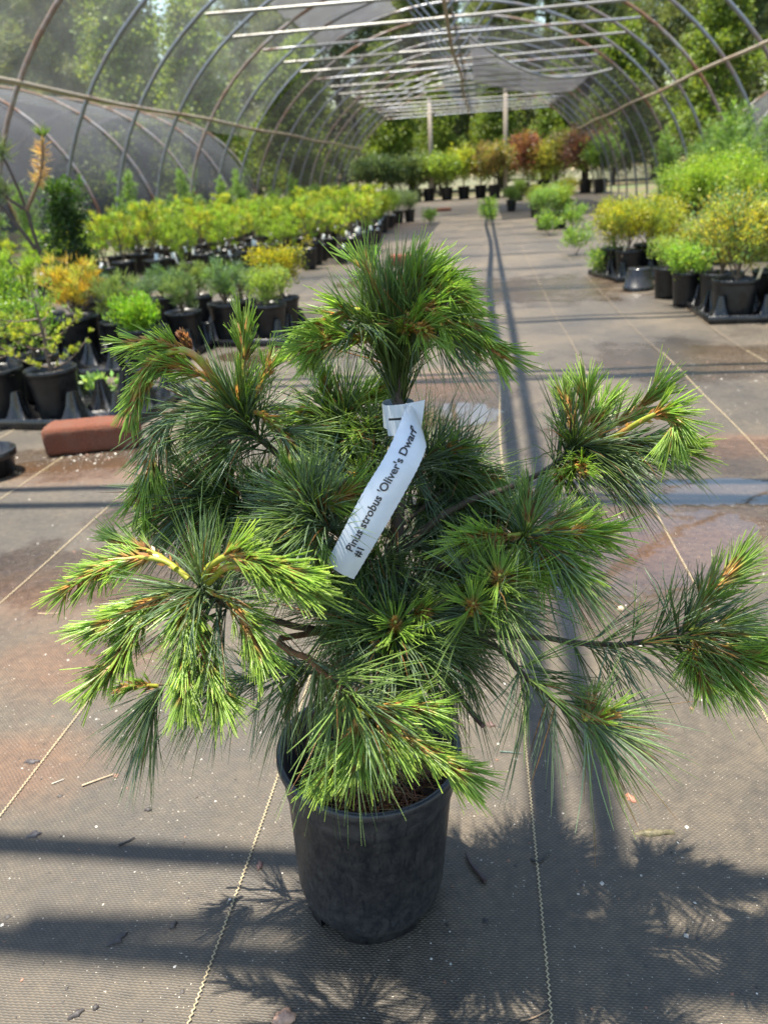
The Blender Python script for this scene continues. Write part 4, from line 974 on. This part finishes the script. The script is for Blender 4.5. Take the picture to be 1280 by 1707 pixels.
# D: upper right tuft
yD = .655
branch('branch', limb(662, 925, Z3, [(60, 590), (180, 520), (320, 475), (450, 410), (560, 335)], yD, BY+.01), (.0062, .0038),
  [S(Z3, [(565, 320), (560, 240), (540, 170), (525, 115)], yD, .69, 170, lo=.35, light=.15, tone=.85),
   S(Z3, [(590, 310), (605, 230), (610, 160), (612, 115)], yD, .67, 150, lo=.3, light=.5),
   S(Z3, [(600, 320), (640, 240), (680, 160)], yD, .69, 140, lo=.35, light=.2),
   S(Z3, [(610, 320), (690, 255), (770, 205), (830, 155), (862, 120)], yD, .67, 190, r=.003, lo=.35, light=.35),
   S(Z3, [(620, 330), (720, 280), (830, 215), (900, 195), (935, 225), (930, 280)], yD, .60, 280, r=.003, lo=.45, light=.4),
   S(Z3, [(620, 330), (740, 315), (860, 320), (980, 325)], yD, .64, 260, lo=.35, light=.15, tone=.85),
   S(Z3, [(570, 345), (545, 395), (510, 435)], yD, .62, 120, lo=.15, light=.8),
   S(Z3, [(600, 345), (590, 380), (600, 420)], yD, .60, 110, lo=.1, light=.3)],
  [T(Z3, [(450, 410), (520, 370), (580, 325)], yD, yD, 360, ang=(30, 95), lo=.2),
   T(Z3, [(500, 380), (580, 325), (640, 320)], yD, yD-.01, 330, ang=(30, 80), lo=.2, bias=(.5, .0, -.75), L=(.07, .095), tone=.8),
   T(Z3, [(450, 410), (520, 370), (580, 325)], yD, yD, 160, ang=(30, 80), lo=.2, bias=(-.4, .1, .6)),
   T(Z3, [(620, 330), (760, 310), (880, 310)], yD, .64, 200, ang=(20, 60), lo=.1, L=(.04, .06))])
# E: right middle tuft
yE = .565
branch('branch', limb(660, 985, Z3, [(80, 760), (250, 720), (350, 680), (400, 632)], yE), (.005, .003),
  [S(Z3, [(385, 640), (300, 650), (230, 655), (160, 668)], yE, .54, 250, lo=.15, light=.75),
   S(Z3, [(420, 640), (510, 635), (600, 635), (680, 640)], yE, .54, 300, lo=.15, light=.8),
   S(Z3, [(410, 645), (460, 680), (520, 725), (560, 770)], yE, .53, 250, lo=.1, light=.5),
   S(Z3, [(400, 640), (430, 700), (450, 770)], yE, .53, 140, lo=.2, light=.05),
   S(Z3, [(400, 620), (398, 560), (410, 500)], yE, .59, 160, lo=.15, light=.15, tone=.85),
   S(Z3, [(430, 630), (500, 590), (570, 570)], yE, .60, 120, lo=.3, light=.2)],
  [T(Z3, [(250, 720), (350, 680), (400, 632)], yE, yE, 330, ang=(30, 95), lo=.3),
   T(Z3, [(380, 650), (430, 670), (480, 740)], yE, .54, 230, ang=(25, 70), lo=.1, bias=(.3, 0, -.5))])
# F: small rosettes between the trunk and the right branches
yF = .53
branch('branch', limb(656, 1040, Z3, [(60, 960), (180, 900), (285, 835)], yF), (.004, .0025),
  [S(Z3, [(280, 840), (288, 815), (292, 790)], yF, .515, 150, lo=.0, light=.25, ang=(40, 85)),
   S(Z3, [(190, 935), (192, 915), (196, 895)], yF-.01, .505, 140, lo=.0, light=.6, ang=(40, 85)),
   S(Z3, [(300, 830), (350, 800), (400, 790)], yF, .53, 110, lo=.2, light=.3)],
  [T(Z3, [(120, 930), (220, 880), (285, 835)], yF, yF, 330, ang=(40, 100), lo=.1, L=(.055, .085)),
   T(Z3, [(180, 960), (190, 930), (195, 900)], yF, yF, 140, ang=(50, 110), lo=.1, L=(.05, .075))])
DENS = .36
# G: far reaching right branch
yG = .56
branch('branch', limb(652, 1052, Z6, [(-120, 385), (0, 398), (200, 408), (400, 432), (620, 450), (830, 428), (950, 390)], yG), (.0055, .0038),
  [S(Z6, [(950, 390), (970, 310), (1020, 230), (1100, 155), (1140, 110)], yG, .60, 300, lo=.25, light=.05, tone=.8, L=(.025, .045)),
   S(Z6, [(970, 390), (1080, 380), (1180, 425), (1270, 470)], yG, .55, 300, r=.003, lo=.25, light=.2, L=(.022, .04)),
   S(Z6, [(970, 400), (1060, 450), (1150, 500), (1230, 500)], yG, .53, 260, lo=.3, light=.2, L=(.022, .04)),
   S(Z6, [(955, 410), (965, 490), (990, 570), (1010, 620)], yG, .52, 210, lo=.1, light=.75),
   S(Z6, [(960, 400), (1020, 480), (1090, 560), (1150, 620)], yG, .53, 230, lo=.2, light=.2)],
  [T(Z6, [(780, 435), (870, 420), (950, 390)], yG, yG, 210, ang=(35, 90), lo=.1, bias=(-.2, .2, .5)),
   T(Z6, [(800, 430), (900, 410), (960, 400)], yG, yG, 230, ang=(25, 80), lo=.2, bias=(.35, -.1, -.6), L=(.06, .09)),
   T(Z6, [(420, 435), (620, 450), (830, 430)], yG, yG, 150, ang=(40, 80), lo=.0, bias=(0, .1, .45), L=(.06, .085)),
   T(Z6, [(350, 430), (620, 450), (860, 430)], yG, yG, 230, ang=(35, 80), lo=.0, bias=(.1, -.1, -.6), L=(.06, .085)),
   T(Z6, [(900, 410), (1000, 390), (1060, 385)], yG, yG, 120, ang=(10, 60), lo=.1, L=(.06, .08))])
# H: lower right branch with brown-tipped needles
yH = .475
branch('branch', limb(655, 1052, Z6, [(0, 410), (150, 480), (220, 560), (310, 640), (400, 710), (490, 770), (530, 775)], yH), (.0045, .0032),
  [S(Z6, [(500, 775), (515, 720), (525, 660)], yH, .49, 60, lo=.0, light=.1, tone=.7, L=(.012, .02)),
   S(Z6, [(530, 775), (580, 750), (630, 735)], yH, .47, 40, lo=.0, light=.8, L=(.015, .025))],
  [T(Z6, [(460, 750), (500, 772), (535, 778)], yH, yH, 130, ang=(30, 90), lo=.3, bias=(-.05, -.1, -1.0), brown=.55, tone=1.5, L=(.055, .085)),
   T(Z6, [(440, 740), (500, 772), (540, 778)], yH, yH, 120, ang=(10, 60), lo=.3, bias=(.5, 0, -.15), L=(.055, .085)),
   T(Z6, [(180, 510), (300, 630), (420, 720)], .50, yH, 160, ang=(35, 80), lo=.0, bias=(-.1, 0, -.35), L=(.05, .075)),
   T(Z6, [(140, 470), (220, 560), (300, 630)], .51, .49, 120, ang=(40, 85), lo=.0, L=(.05, .08)),
   T(Z6, [(460, 750), (500, 772), (530, 776)], yH, yH, 100, ang=(40, 100), lo=.1, bias=(.2, .2, .5), L=(.045, .07))])
DENS = .42
# I: front bottom branch over the pot
yI = .465
branch('branch', limb(652, 1040, Z5, [(120, 470), (240, 560), (330, 640), (430, 730), (485, 790)], yI, BY), (.005, .004),
  [S(Z5, [(470, 770), (445, 850), (400, 930), (340, 1010), (300, 1070)], yI, .44, 330, r=.004, lo=.15, light=.75),
   S(Z5, [(490, 790), (480, 880), (460, 960), (440, 1030)], yI, .44, 260, lo=.15, light=.7),
   S(Z5, [(490, 780), (560, 810), (650, 890), (740, 950), (830, 1010), (895, 1045)], yI, .44, 430, r=.004, lo=.2, light=.8),
   S(Z5, [(500, 770), (580, 760), (670, 760), (760, 770)], yI, .47, 200, lo=.2, light=.15),
   S(Z5, [(530, 790), (560, 850), (590, 930)], yI, .45, 150, lo=.1, light=.4)],
  [T(Z5, [(240, 560), (330, 640), (430, 730)], .50, yI, 230, ang=(40, 90), lo=.0, bias=(-.35, -.1, -.8), L=(.065, .095), tone=1.15, blue=.1),
   T(Z5, [(280, 590), (400, 700), (480, 780)], .50, yI, 150, ang=(30, 80), lo=.1, bias=(.5, .1, .1), L=(.05, .075)),
   T(Z5, [(430, 720), (480, 780)], yI, yI, 100, ang=(40, 95), lo=.1, L=(.04, .06))],
  col=(.17, .085, .04))
DENS = .6
# J: rosette low on the trunk, towards the camera
yJ = .53
branch('branch', limb(652, 1090, Z5, [(600, 480), (608, 440)], yJ), (.004, .0025),
  [S(Z5, [(605, 460), (608, 430), (612, 400)], yJ, .51, 170, lo=.0, light=.25, ang=(35, 85)),
   S(Z5, [(600, 480), (570, 500), (540, 505)], yJ, .51, 40, lo=.3, light=.3, L=(.006, .012))],
  [T(Z5, [(600, 520), (605, 470), (610, 430)], yJ, yJ, 420, ang=(50, 110), lo=.0, L=(.06, .09)),
   T(Z5, [(560, 560), (605, 500), (640, 450)], .56, yJ, 260, ang=(50, 110), lo=.0, L=(.06, .09))])
DENS = 1.1
# K: blue-green rosette left of the label
yK = .53
branch('branch', limb(660, 965, None, [(610, 930), (560, 890), (520, 855)], yK), (.0045, .003),
  [S(None, [(520, 850), (520, 880), (518, 905), (522, 930)], yK, .505, 190, lo=.25, light=.6),
   S(None, [(518, 845), (500, 820), (495, 795)], yK, .53, 120, lo=.1, light=.1, tone=.8),
   S(None, [(525, 845), (560, 830), (590, 820)], yK, .53, 120, lo=.15, light=.15, tone=.85),
   S(None, [(510, 850), (480, 860), (455, 870)], yK, .52, 120, lo=.1, light=.15, tone=.85)],
  [T(None, [(580, 905), (540, 875), (518, 850)], yK, yK, 420, ang=(40, 110), lo=.1, L=(.045, .07), blue=.7),
   T(None, [(540, 875), (518, 850), (510, 830)], yK, yK, 200, ang=(20, 80), lo=.1, bias=(-.1, .1, .5), blue=.7, L=(.04, .06))])
# L: sunlit shoots behind, between the left tuft and the label
yL = .66
branch('branch', limb(664, 820, None, [(630, 760), (590, 720), (560, 695)], yL), (.0045, .003),
  [S(None, [(570, 700), (540, 690), (510, 685), (480, 690)], yL, .64, 190, lo=.1, light=.7),
   S(None, [(575, 695), (610, 665), (635, 650)], yL, .66, 180, lo=.15, light=.6),
   S(None, [(560, 700), (545, 660), (540, 630)], yL, .66, 150, lo=.2, light=.4),
   S(None, [(565, 705), (590, 740), (605, 780)], yL, .62, 180, lo=.15, light=.4),
   S(None, [(555, 700), (520, 730), (505, 770)], yL, .62, 180, lo=.15, light=.3)],
  [T(None, [(620, 750), (590, 720), (560, 695)], yL, yL, 420, ang=(30, 110), lo=.1),
   T(None, [(600, 730), (570, 740), (560, 780)], yL, .62, 320, ang=(30, 100), lo=.0)])
# M: inner left fill, below the upper tuft
yM = .60
branch('branch', limb(658, 985, None, [(580, 930), (490, 880), (400, 840), (340, 820)], yM), (.005, .003),
  [S(None, [(350, 825), (310, 815), (275, 830), (255, 860)], yM, .57, 170, lo=.2, light=.4),
   S(None, [(400, 840), (380, 800), (370, 770)], yM, .60, 150, lo=.2, light=.3),
   S(None, [(460, 865), (450, 830), (430, 800)], yM, .59, 150, lo=.2, light=.3)],
  [T(None, [(500, 885), (420, 850), (345, 822)], yM, yM, 520, ang=(40, 100), lo=.0),
   T(None, [(420, 850), (370, 830), (330, 830)], yM, .58, 320, ang=(20, 90), lo=.0, bias=(-.1, -.1, -.4)),
   T(None, [(560, 920), (490, 880), (440, 860)], yM, .58, 360, ang=(40, 100), lo=.0)])
# N: shaded fill behind the label, right of the trunk
yN = .68
branch('branch', limb(662, 880, None, [(700, 850), (740, 815), (765, 790)], yN), (.004, .0025),
  [S(None, [(750, 800), (790, 790), (830, 800)], yN, .66, 120, lo=.2, light=.3)],
  [T(None, [(690, 860), (740, 815), (765, 790)], yN, yN, 380, ang=(30, 105), lo=.0, tone=.85),
   T(None, [(720, 840), (790, 850), (830, 870)], yN, .66, 260, ang=(30, 100), lo=.0, tone=.85)])
branch('branch', limb(660, 960, None, [(720, 940), (780, 930), (830, 935)], .66), (.004, .0025), [],
  [T(None, [(680, 950), (750, 935), (830, 935)], .65, .66, 380, ang=(40, 105), lo=.0, tone=.8),
   T(None, [(700, 970), (740, 1000), (760, 1040)], .62, .62, 240, ang=(40, 105), lo=.0, tone=.9)])
DENS = .75
# O: low left twig behind the big tuft, and fill under it
branch('branch', limb(652, 1080, None, [(560, 1110), (430, 1130), (300, 1140), (240, 1142)], .60), (.004, .0022),
  [S(Z4, [(520, 830), (460, 825), (390, 830), (350, 850)], .59, .57, 130, lo=.15, light=.4, L=(.012, .022))],
  [T(Z4, [(560, 830), (530, 850), (500, 920)], .58, .56, 130, ang=(15, 50), lo=.0, bias=(-.1, 0, -.9), L=(.06, .085)),
   T(None, [(520, 1120), (430, 1130), (330, 1140)], .59, .59, 240, ang=(40, 95), lo=.0, bias=(0, 0, -.35)),
   T(None, [(600, 1090), (540, 1110), (480, 1125)], .58, .57, 260, ang=(40, 100), lo=.0, bias=(-.1, -.1, -.4), L=(.06, .09))])
branch('branch', limb(655, 1070, None, [(700, 1075), (760, 1085)], .57), (.004, .002), [],
  [T(None, [(660, 1070), (720, 1078), (770, 1090)], .57, .56, 300, ang=(40, 105), lo=.0, L=(.055, .085)),
   T(None, [(640, 1000), (600, 1010), (560, 1020)], .57, .55, 320, ang=(40, 105), lo=.0, L=(.055, .085)),
   T(None, [(640, 960), (600, 950), (570, 960)], .59, .57, 260, ang=(40, 105), lo=.0)])
DENS = 1.0
for (x0, y0, x1, y1, Ya, Yb, nn) in ((672, 790, 735, 760, .63, .66, 260), (665, 850, 760, 845, .63, .68, 320), (660, 900, 740, 900, .62, .66, 320), (655, 950, 590, 940, .60, .57, 260), (655, 990, 730, 985, .60, .62, 320),
                                     (650, 1030, 600, 1050, .58, .56, 260), (652, 1010, 690, 1030, .57, .54, 200), (660, 850, 610, 800, .62, .62, 240), (664, 780, 620, 730, .63, .65, 240), (650, 1090, 700, 1110, .58, .56, 200), (655, 960, 790, 1000, .62, .62, 260)):
    branch('branch', W(None, [(x0, y0), ((x0+x1)/2, (y0+y1)/2-6), (x1, y1)], Ya, Yb), (.003, .0018), [S(None, [(x1, y1), (x1+(x1-x0)*.25, y1-10), (x1+(x1-x0)*.5, y1-8)], Yb, Yb-.02, 70, lo=.1, light=.2)],
      [dict(p=W(None, [(x0, y0), ((x0+x1)/2, (y0+y1)/2-6), (x1, y1)], Ya, Yb), n=nn, k=dict(ang=(35, 105), lo=.0, L=(.045, .08)))])
# bare broken twig on the right of the pot
mb = MB(); tube(mb, spline(W(Z5, [(830, 660), (880, 710), (930, 780), (985, 845)], .56, .50), 12), np.linspace(.0028, .0022, 12), 6, (.10, .06, .05)); part('twig', mb.mesh('twig', M['bark'], True), pine)

# ------------------------------------------------------------------ white plant label
lab = thing('plant_label', "white strip label printed Pinus strobus 'Oliver's Dwarf' looped round the pine's leader", 'label', tuple(at(665, 690, BY)))
LO = np.array(at(665, 690, BY)); YLb = .515
def lp(px, py, Y): return np.array(at(px, py, Y))-LO
ua = [(543, 941, .505, 589, 969, .505), (567, 894, .506, 619, 919, .506), (604, 823, .513, 657, 855, .513), (640, 763, .523, 694, 787, .523), (668, 706, .540, 713, 745, .538), (679, 682, .552, 714, 728, .550), (683, 668, .566, 702, 700, .566)]
CLf = spline([lp(a[0], a[1], a[2]) for a in ua], 40); CRt = spline([lp(a[3], a[4], a[5]) for a in ua], 40)
_m = (CLf+CRt)/2; _d = np.concatenate([[0], np.cumsum(np.linalg.norm(np.diff(_m, axis=0), axis=1))]); _t = np.linspace(0, _d[-1], 40)
CLf = np.stack([np.interp(_t, _d, CLf[:, k]) for k in range(3)], -1); CRt = np.stack([np.interp(_t, _d, CRt[:, k]) for k in range(3)], -1)
LEN = float(np.linalg.norm(np.diff((CLf+CRt)/2, axis=0), axis=1).sum())
def lsurf(u, v, off=0.0):
    s = np.clip(u, 0, 1)*39; i = np.minimum(s.astype(int), 38); f = (s-i)[:, None]
    a = CLf[i]*(1-f)+CLf[i+1]*f; b = CRt[i]*(1-f)+CRt[i+1]*f
    du = (CLf[i+1]+CRt[i+1]-CLf[i]-CRt[i]); nn = norm(np.cross(du, b-a))
    sgn = np.sign(np.sum(nn*np.array([0, -1, .3]), 1, keepdims=True)); nn = nn*sgn
    return a*(1-v[:, None])+b*v[:, None] + nn*(off - .0035*(2*v[:, None]-1)**2)
def strip(mb, off, flip=False, nu=60, nv=9):
    u, v = np.meshgrid(np.linspace(0, 1, nu), np.linspace(0, 1, nv), indexing='ij')
    uu = u.ravel(); vv = v.ravel()
    ser = np.where((np.arange(nu*nv)//nv) % 2 == 0, .0, .012); vv = np.where(vv == 0, ser, np.where(vv == 1, 1-ser, vv))
    V = lsurf(uu, vv, off); id_ = np.arange(nu*nv).reshape(nu, nv)
    f = np.stack([id_[:-1, :-1], id_[:-1, 1:], id_[1:, 1:], id_[1:, :-1]], -1).reshape(-1, 4)
    mb.add(V, f[:, ::-1] if flip else f)
mb = MB(); strip(mb, .0); strip(mb, -.0004, True); part('strip', mb.mesh('strip', M['label'], True), lab)
# loop end behind: a short square tab with a slot, standing behind the strip
def tab_pt(u, v, o=0): # u along width, v height
    tl, tr_, bl, br_ = lp(640, 674, .578), lp(709, 664, .572), lp(648, 724, .574), lp(702, 716, .568)
    return (tl*(1-u)+tr_*u)*(1-v)+(bl*(1-u)+br_*u)*v + np.array([0, -.004-o-.004*math.sin(u*3.14), 0])
mb = MB(); us = np.linspace(0, 1, 13); vsl = [0, .42, .50, 1.0]
for o in (0, -.0005):
    for i in range(12):
        for j in range(3):
            if j == 1 and us[i] < .62 and us[i] >= .02: continue
            mb.add([tab_pt(us[i], vsl[j], o), tab_pt(us[i+1], vsl[j], o), tab_pt(us[i+1], vsl[j+1], o), tab_pt(us[i], vsl[j+1], o)], [[0, 1, 2, 3]])
part('slotted_tab', mb.mesh('slotted_tab', M['label']), lab)
mb = MB(); mb.add([tab_pt(.06, .36, -.0012), tab_pt(.6, .36, -.0012), tab_pt(.6, .54, -.0012), tab_pt(.06, .54, -.0012)], [[0, 1, 2, 3]]); part('slot', mb.mesh('slot', M['ink']), lab)
# band round the stem
mb = MB(); th = np.linspace(0, 2*math.pi, 25); cc = lp(664, 690, BY+.008)
for o in (.0, .0006):
    V = [[cc[0]+(.013-o)*math.cos(a), cc[1]+(.013-o)*math.sin(a), cc[2]+z] for a in th for z in (-.010, .010)]
    mb.add(V, [[2*i, 2*i+2, 2*i+3, 2*i+1] for i in range(24)])
part('loop', mb.mesh('loop', M['label'], True), lab)
def lettering(txt, size, u0, v0, length=None):
    cu = bpy.data.curves.new('lettering', 'FONT'); cu.body = txt; cu.size = 1.0; cu.offset = .022
    to = bpy.data.objects.new('lettering_curve', cu); COL.objects.link(to)
    bpy.context.view_layer.update(); dg = bpy.context.evaluated_depsgraph_get()
    me = bpy.data.meshes.new_from_object(to.evaluated_get(dg)); bpy.data.objects.remove(to)
    V = np.zeros(len(me.vertices)*3); me.vertices.foreach_get('co', V); V = V.reshape(-1, 3)
    k = size if length is None else length/V[:, 0].max()
    wid = float(np.linalg.norm(CLf[15]-CRt[15]))
    # x runs up the strip, letter tops towards the left edge
    U = u0 + V[:, 0]*k/LEN; VV = v0 - V[:, 1]*k/wid
    N = lsurf(U, VV, .0006); me.vertices.foreach_set('co', N.ravel()); me.update(); me.materials.clear(); me.materials.append(M['ink'])
    return part('lettering', me, lab)
lettering("Pinus strobus 'Oliver's Dwarf'", .0165, .135, .52, LEN*.70)
lettering("#1", .0165, .125, .80, LEN*.05)

# ------------------------------------------------------------------ litter on the sheet
def chip(label, px, py, ln, w, rz, col, name='bark_chip', cat='bark chip', h=.0028, seed=0):
    r = np.random.default_rng(seed+int(px)); g = G(px, py); n = 13; mb = MB()
    th = np.linspace(0, 6.283, n, endpoint=False); rr_ = r.uniform(.45, 1.2, n)
    o_ = np.stack([np.cos(th)*ln/2*rr_, np.sin(th)*w/2*rr_, 0*th], -1)
    V = np.vstack([o_, o_*.85+np.stack([0*th, 0*th, h*r.uniform(.5, 1.1, n)], -1), [[0, 0, h*1.1]]])
    mb.add(V, [[i, (i+1) % n, n+(i+1) % n, n+i] for i in range(n)], col); mb.F.append(np.array([[n+i, n+(i+1) % n, 2*n] for i in range(n)]))
    o = link(name, mb.mesh(name, M['debris']), None, (float(g[0]), float(g[1]), float(wrinkle(g[0], g[1]))+.0003), None, label, cat); o.rotation_euler.z = rz
DK = (.05, .042, .04)
chip('two-lobed dark bark chip on the sheet left of the pot', 197, 1567, .022, .011, .9, DK)
chip('dark bark flake at the lower edge beside the seam, stem end up', 128, 1690, .016, .008, .8, DK)
chip('round dark flake beside the lower-edge bark flake', 160, 1680, .008, .007, .2, DK)
chip('dark wet flake beside the pale straw near the far left seam', 55, 1272, .022, .011, .1, (.06, .05, .05))
chip('flat dark flake under the shadow band at the left', 60, 1392, .020, .012, .5, (.05, .045, .05))
chip('reddish brown flake beside the seam, left of the pot', 433, 1442, .010, .014, .3, (.13, .07, .06))
chip('small dark flake on the lower shadow band', 288, 1543, .008, .012, -.2, DK)
chip('dull dark flake near the straw piece', 247, 1350, .010, .007, .3, DK)
chip('rusty flake lit in the pine shadow at the right', 1052, 1333, .012, .018, .5, (.38, .16, .10))
chip('tan curled leaf lying at the lower edge in front of the pot', 474, 1697, .022, .020, .3, (.42, .25, .17), 'dry_leaf', 'leaf', .005)
chip('olive torn leaf lying inside the pine shadow at the right', 1095, 1390, .052, .011, .08, (.12, .10, .05), 'dry_leaf', 'leaf', .004)
chip('brown crumb of bark beside the bare twig tip', 818, 1210, .014, .012, .3, (.12, .07, .06))
chip('pale curled leaf scrap on the puddle at the right', 1035, 1014, .014, .011, .3, (.60, .47, .33), 'dry_leaf', 'leaf', .006)
chip('dark leaf scrap on the sheet by the left seam far end', 250, 1205, .018, .012, .7, (.09, .07, .07))
def stick(label, pts, r0, col, name='twig', cat='twig'):
    P = np.array([G(*p) for p in pts]); P[:, 2] = r0+.0008+np.array([wrinkle(p[0], p[1]) for p in P]); g = P[0].copy(); g[2] = 0
    mb = MB(); tube(mb, spline(P-g, 10), np.linspace(r0, r0*.6, 10), 6, col)
    link(name, mb.mesh(name, M['debris'], True), None, tuple(float(v) for v in g), None, label, cat)
stick('bent dark twig lying on the shaded sheet right of the pot', [(809, 1475), (795, 1458), (783, 1442), (777, 1428)], .0028, (.055, .035, .035))
stick('pale straw piece lying on the sheet by the left seam', [(138, 1312), (165, 1302), (190, 1293)], .0012, (.52, .38, .24), 'straw', 'straw')
stick('shorter pale straw left of the long straw piece', [(88, 1309), (108, 1301)], .0008, (.55, .50, .42), 'straw', 'straw')
stick('dark forked bit caught on the right seam', [(884, 1436), (897, 1440), (915, 1424)], .0014, (.03, .028, .028))
stick('thin brown needle across the right seam near the lower edge', [(868, 1707), (890, 1702), (914, 1690)], .0010, (.40, .25, .14), 'fallen_needle', 'needle')
stick('blue-green needle lying beside the seam right of the pot', [(833, 1255), (850, 1256), (869, 1258)], .0008, (.10, .16, .13), 'fallen_needle', 'needle')
stick('pale needle on the sheet left of the big drooping tuft', [(64, 1023), (80, 1024), (100, 1023)], .0009, (.50, .36, .22), 'fallen_needle', 'needle')
stick('dark stick on the sheet in the upper shadow band', [(198, 1409), (215, 1402), (225, 1396)], .0012, (.05, .045, .045))
# countless specks of grit and bark
gr_ = np.random.default_rng(9); n = 2600; mb = MB()
yy = .25+gr_.exponential(1.3, n); xx = gr_.uniform(-1, 1, n)*(.35+yy*.62)-.02*yy; sz = gr_.lognormal(-6.75, .5, n).clip(.0005, .004)*(1+.10*yy)
extra = 260; ex = G(150, 757); e2 = G(1180, 640)
xx[:extra] = ex[0]+gr_.normal(0, .10, extra); yy[:extra] = ex[1]-abs(gr_.normal(0, .05, extra)); xx[extra:2*extra] = e2[0]+gr_.normal(0, .15, extra); yy[extra:2*extra] = e2[1]+gr_.normal(0, .25, extra)
ok = (np.hypot(xx-BX, yy-BY) > .085) & (yy < 6); xx, yy, sz = xx[ok], yy[ok], sz[ok]; n = len(xx)
a = gr_.uniform(0, 6.28, n); pz = wrinkle(xx, yy)+.0004; ca, sa = np.cos(a), np.sin(a); el = gr_.uniform(.5, 1.2, n)
V = np.stack([np.stack([xx+sz*ca, yy+sz*sa, pz], -1), np.stack([xx-sz*el*sa, yy+sz*el*ca, pz], -1), np.stack([xx-sz*ca, yy-sz*sa, pz], -1), np.stack([xx+sz*el*sa, yy-sz*el*ca, pz], -1), np.stack([xx, yy, pz+sz*.8], -1)], 1)
b = (np.arange(n)*5)[:, None]; f = np.concatenate([np.array([[i, (i+1) % 4, 4]])+b for i in range(4)])
w = gr_.uniform(0, 1, (n, 1)); c = np.where(w < .34, np.array([.50, .46, .40]), np.where(w < .8, np.array([.05, .042, .038]), np.array([.22, .11, .07])))*gr_.uniform(.6, 1.3, (n, 1))
mb.add(V.reshape(-1, 3), f, np.repeat(c, 5, 0)); link('grit', mb.mesh('grit', M['debris']), kind='stuff', label='specks of grit and bark scattered over the woven sheet', cat='grit')
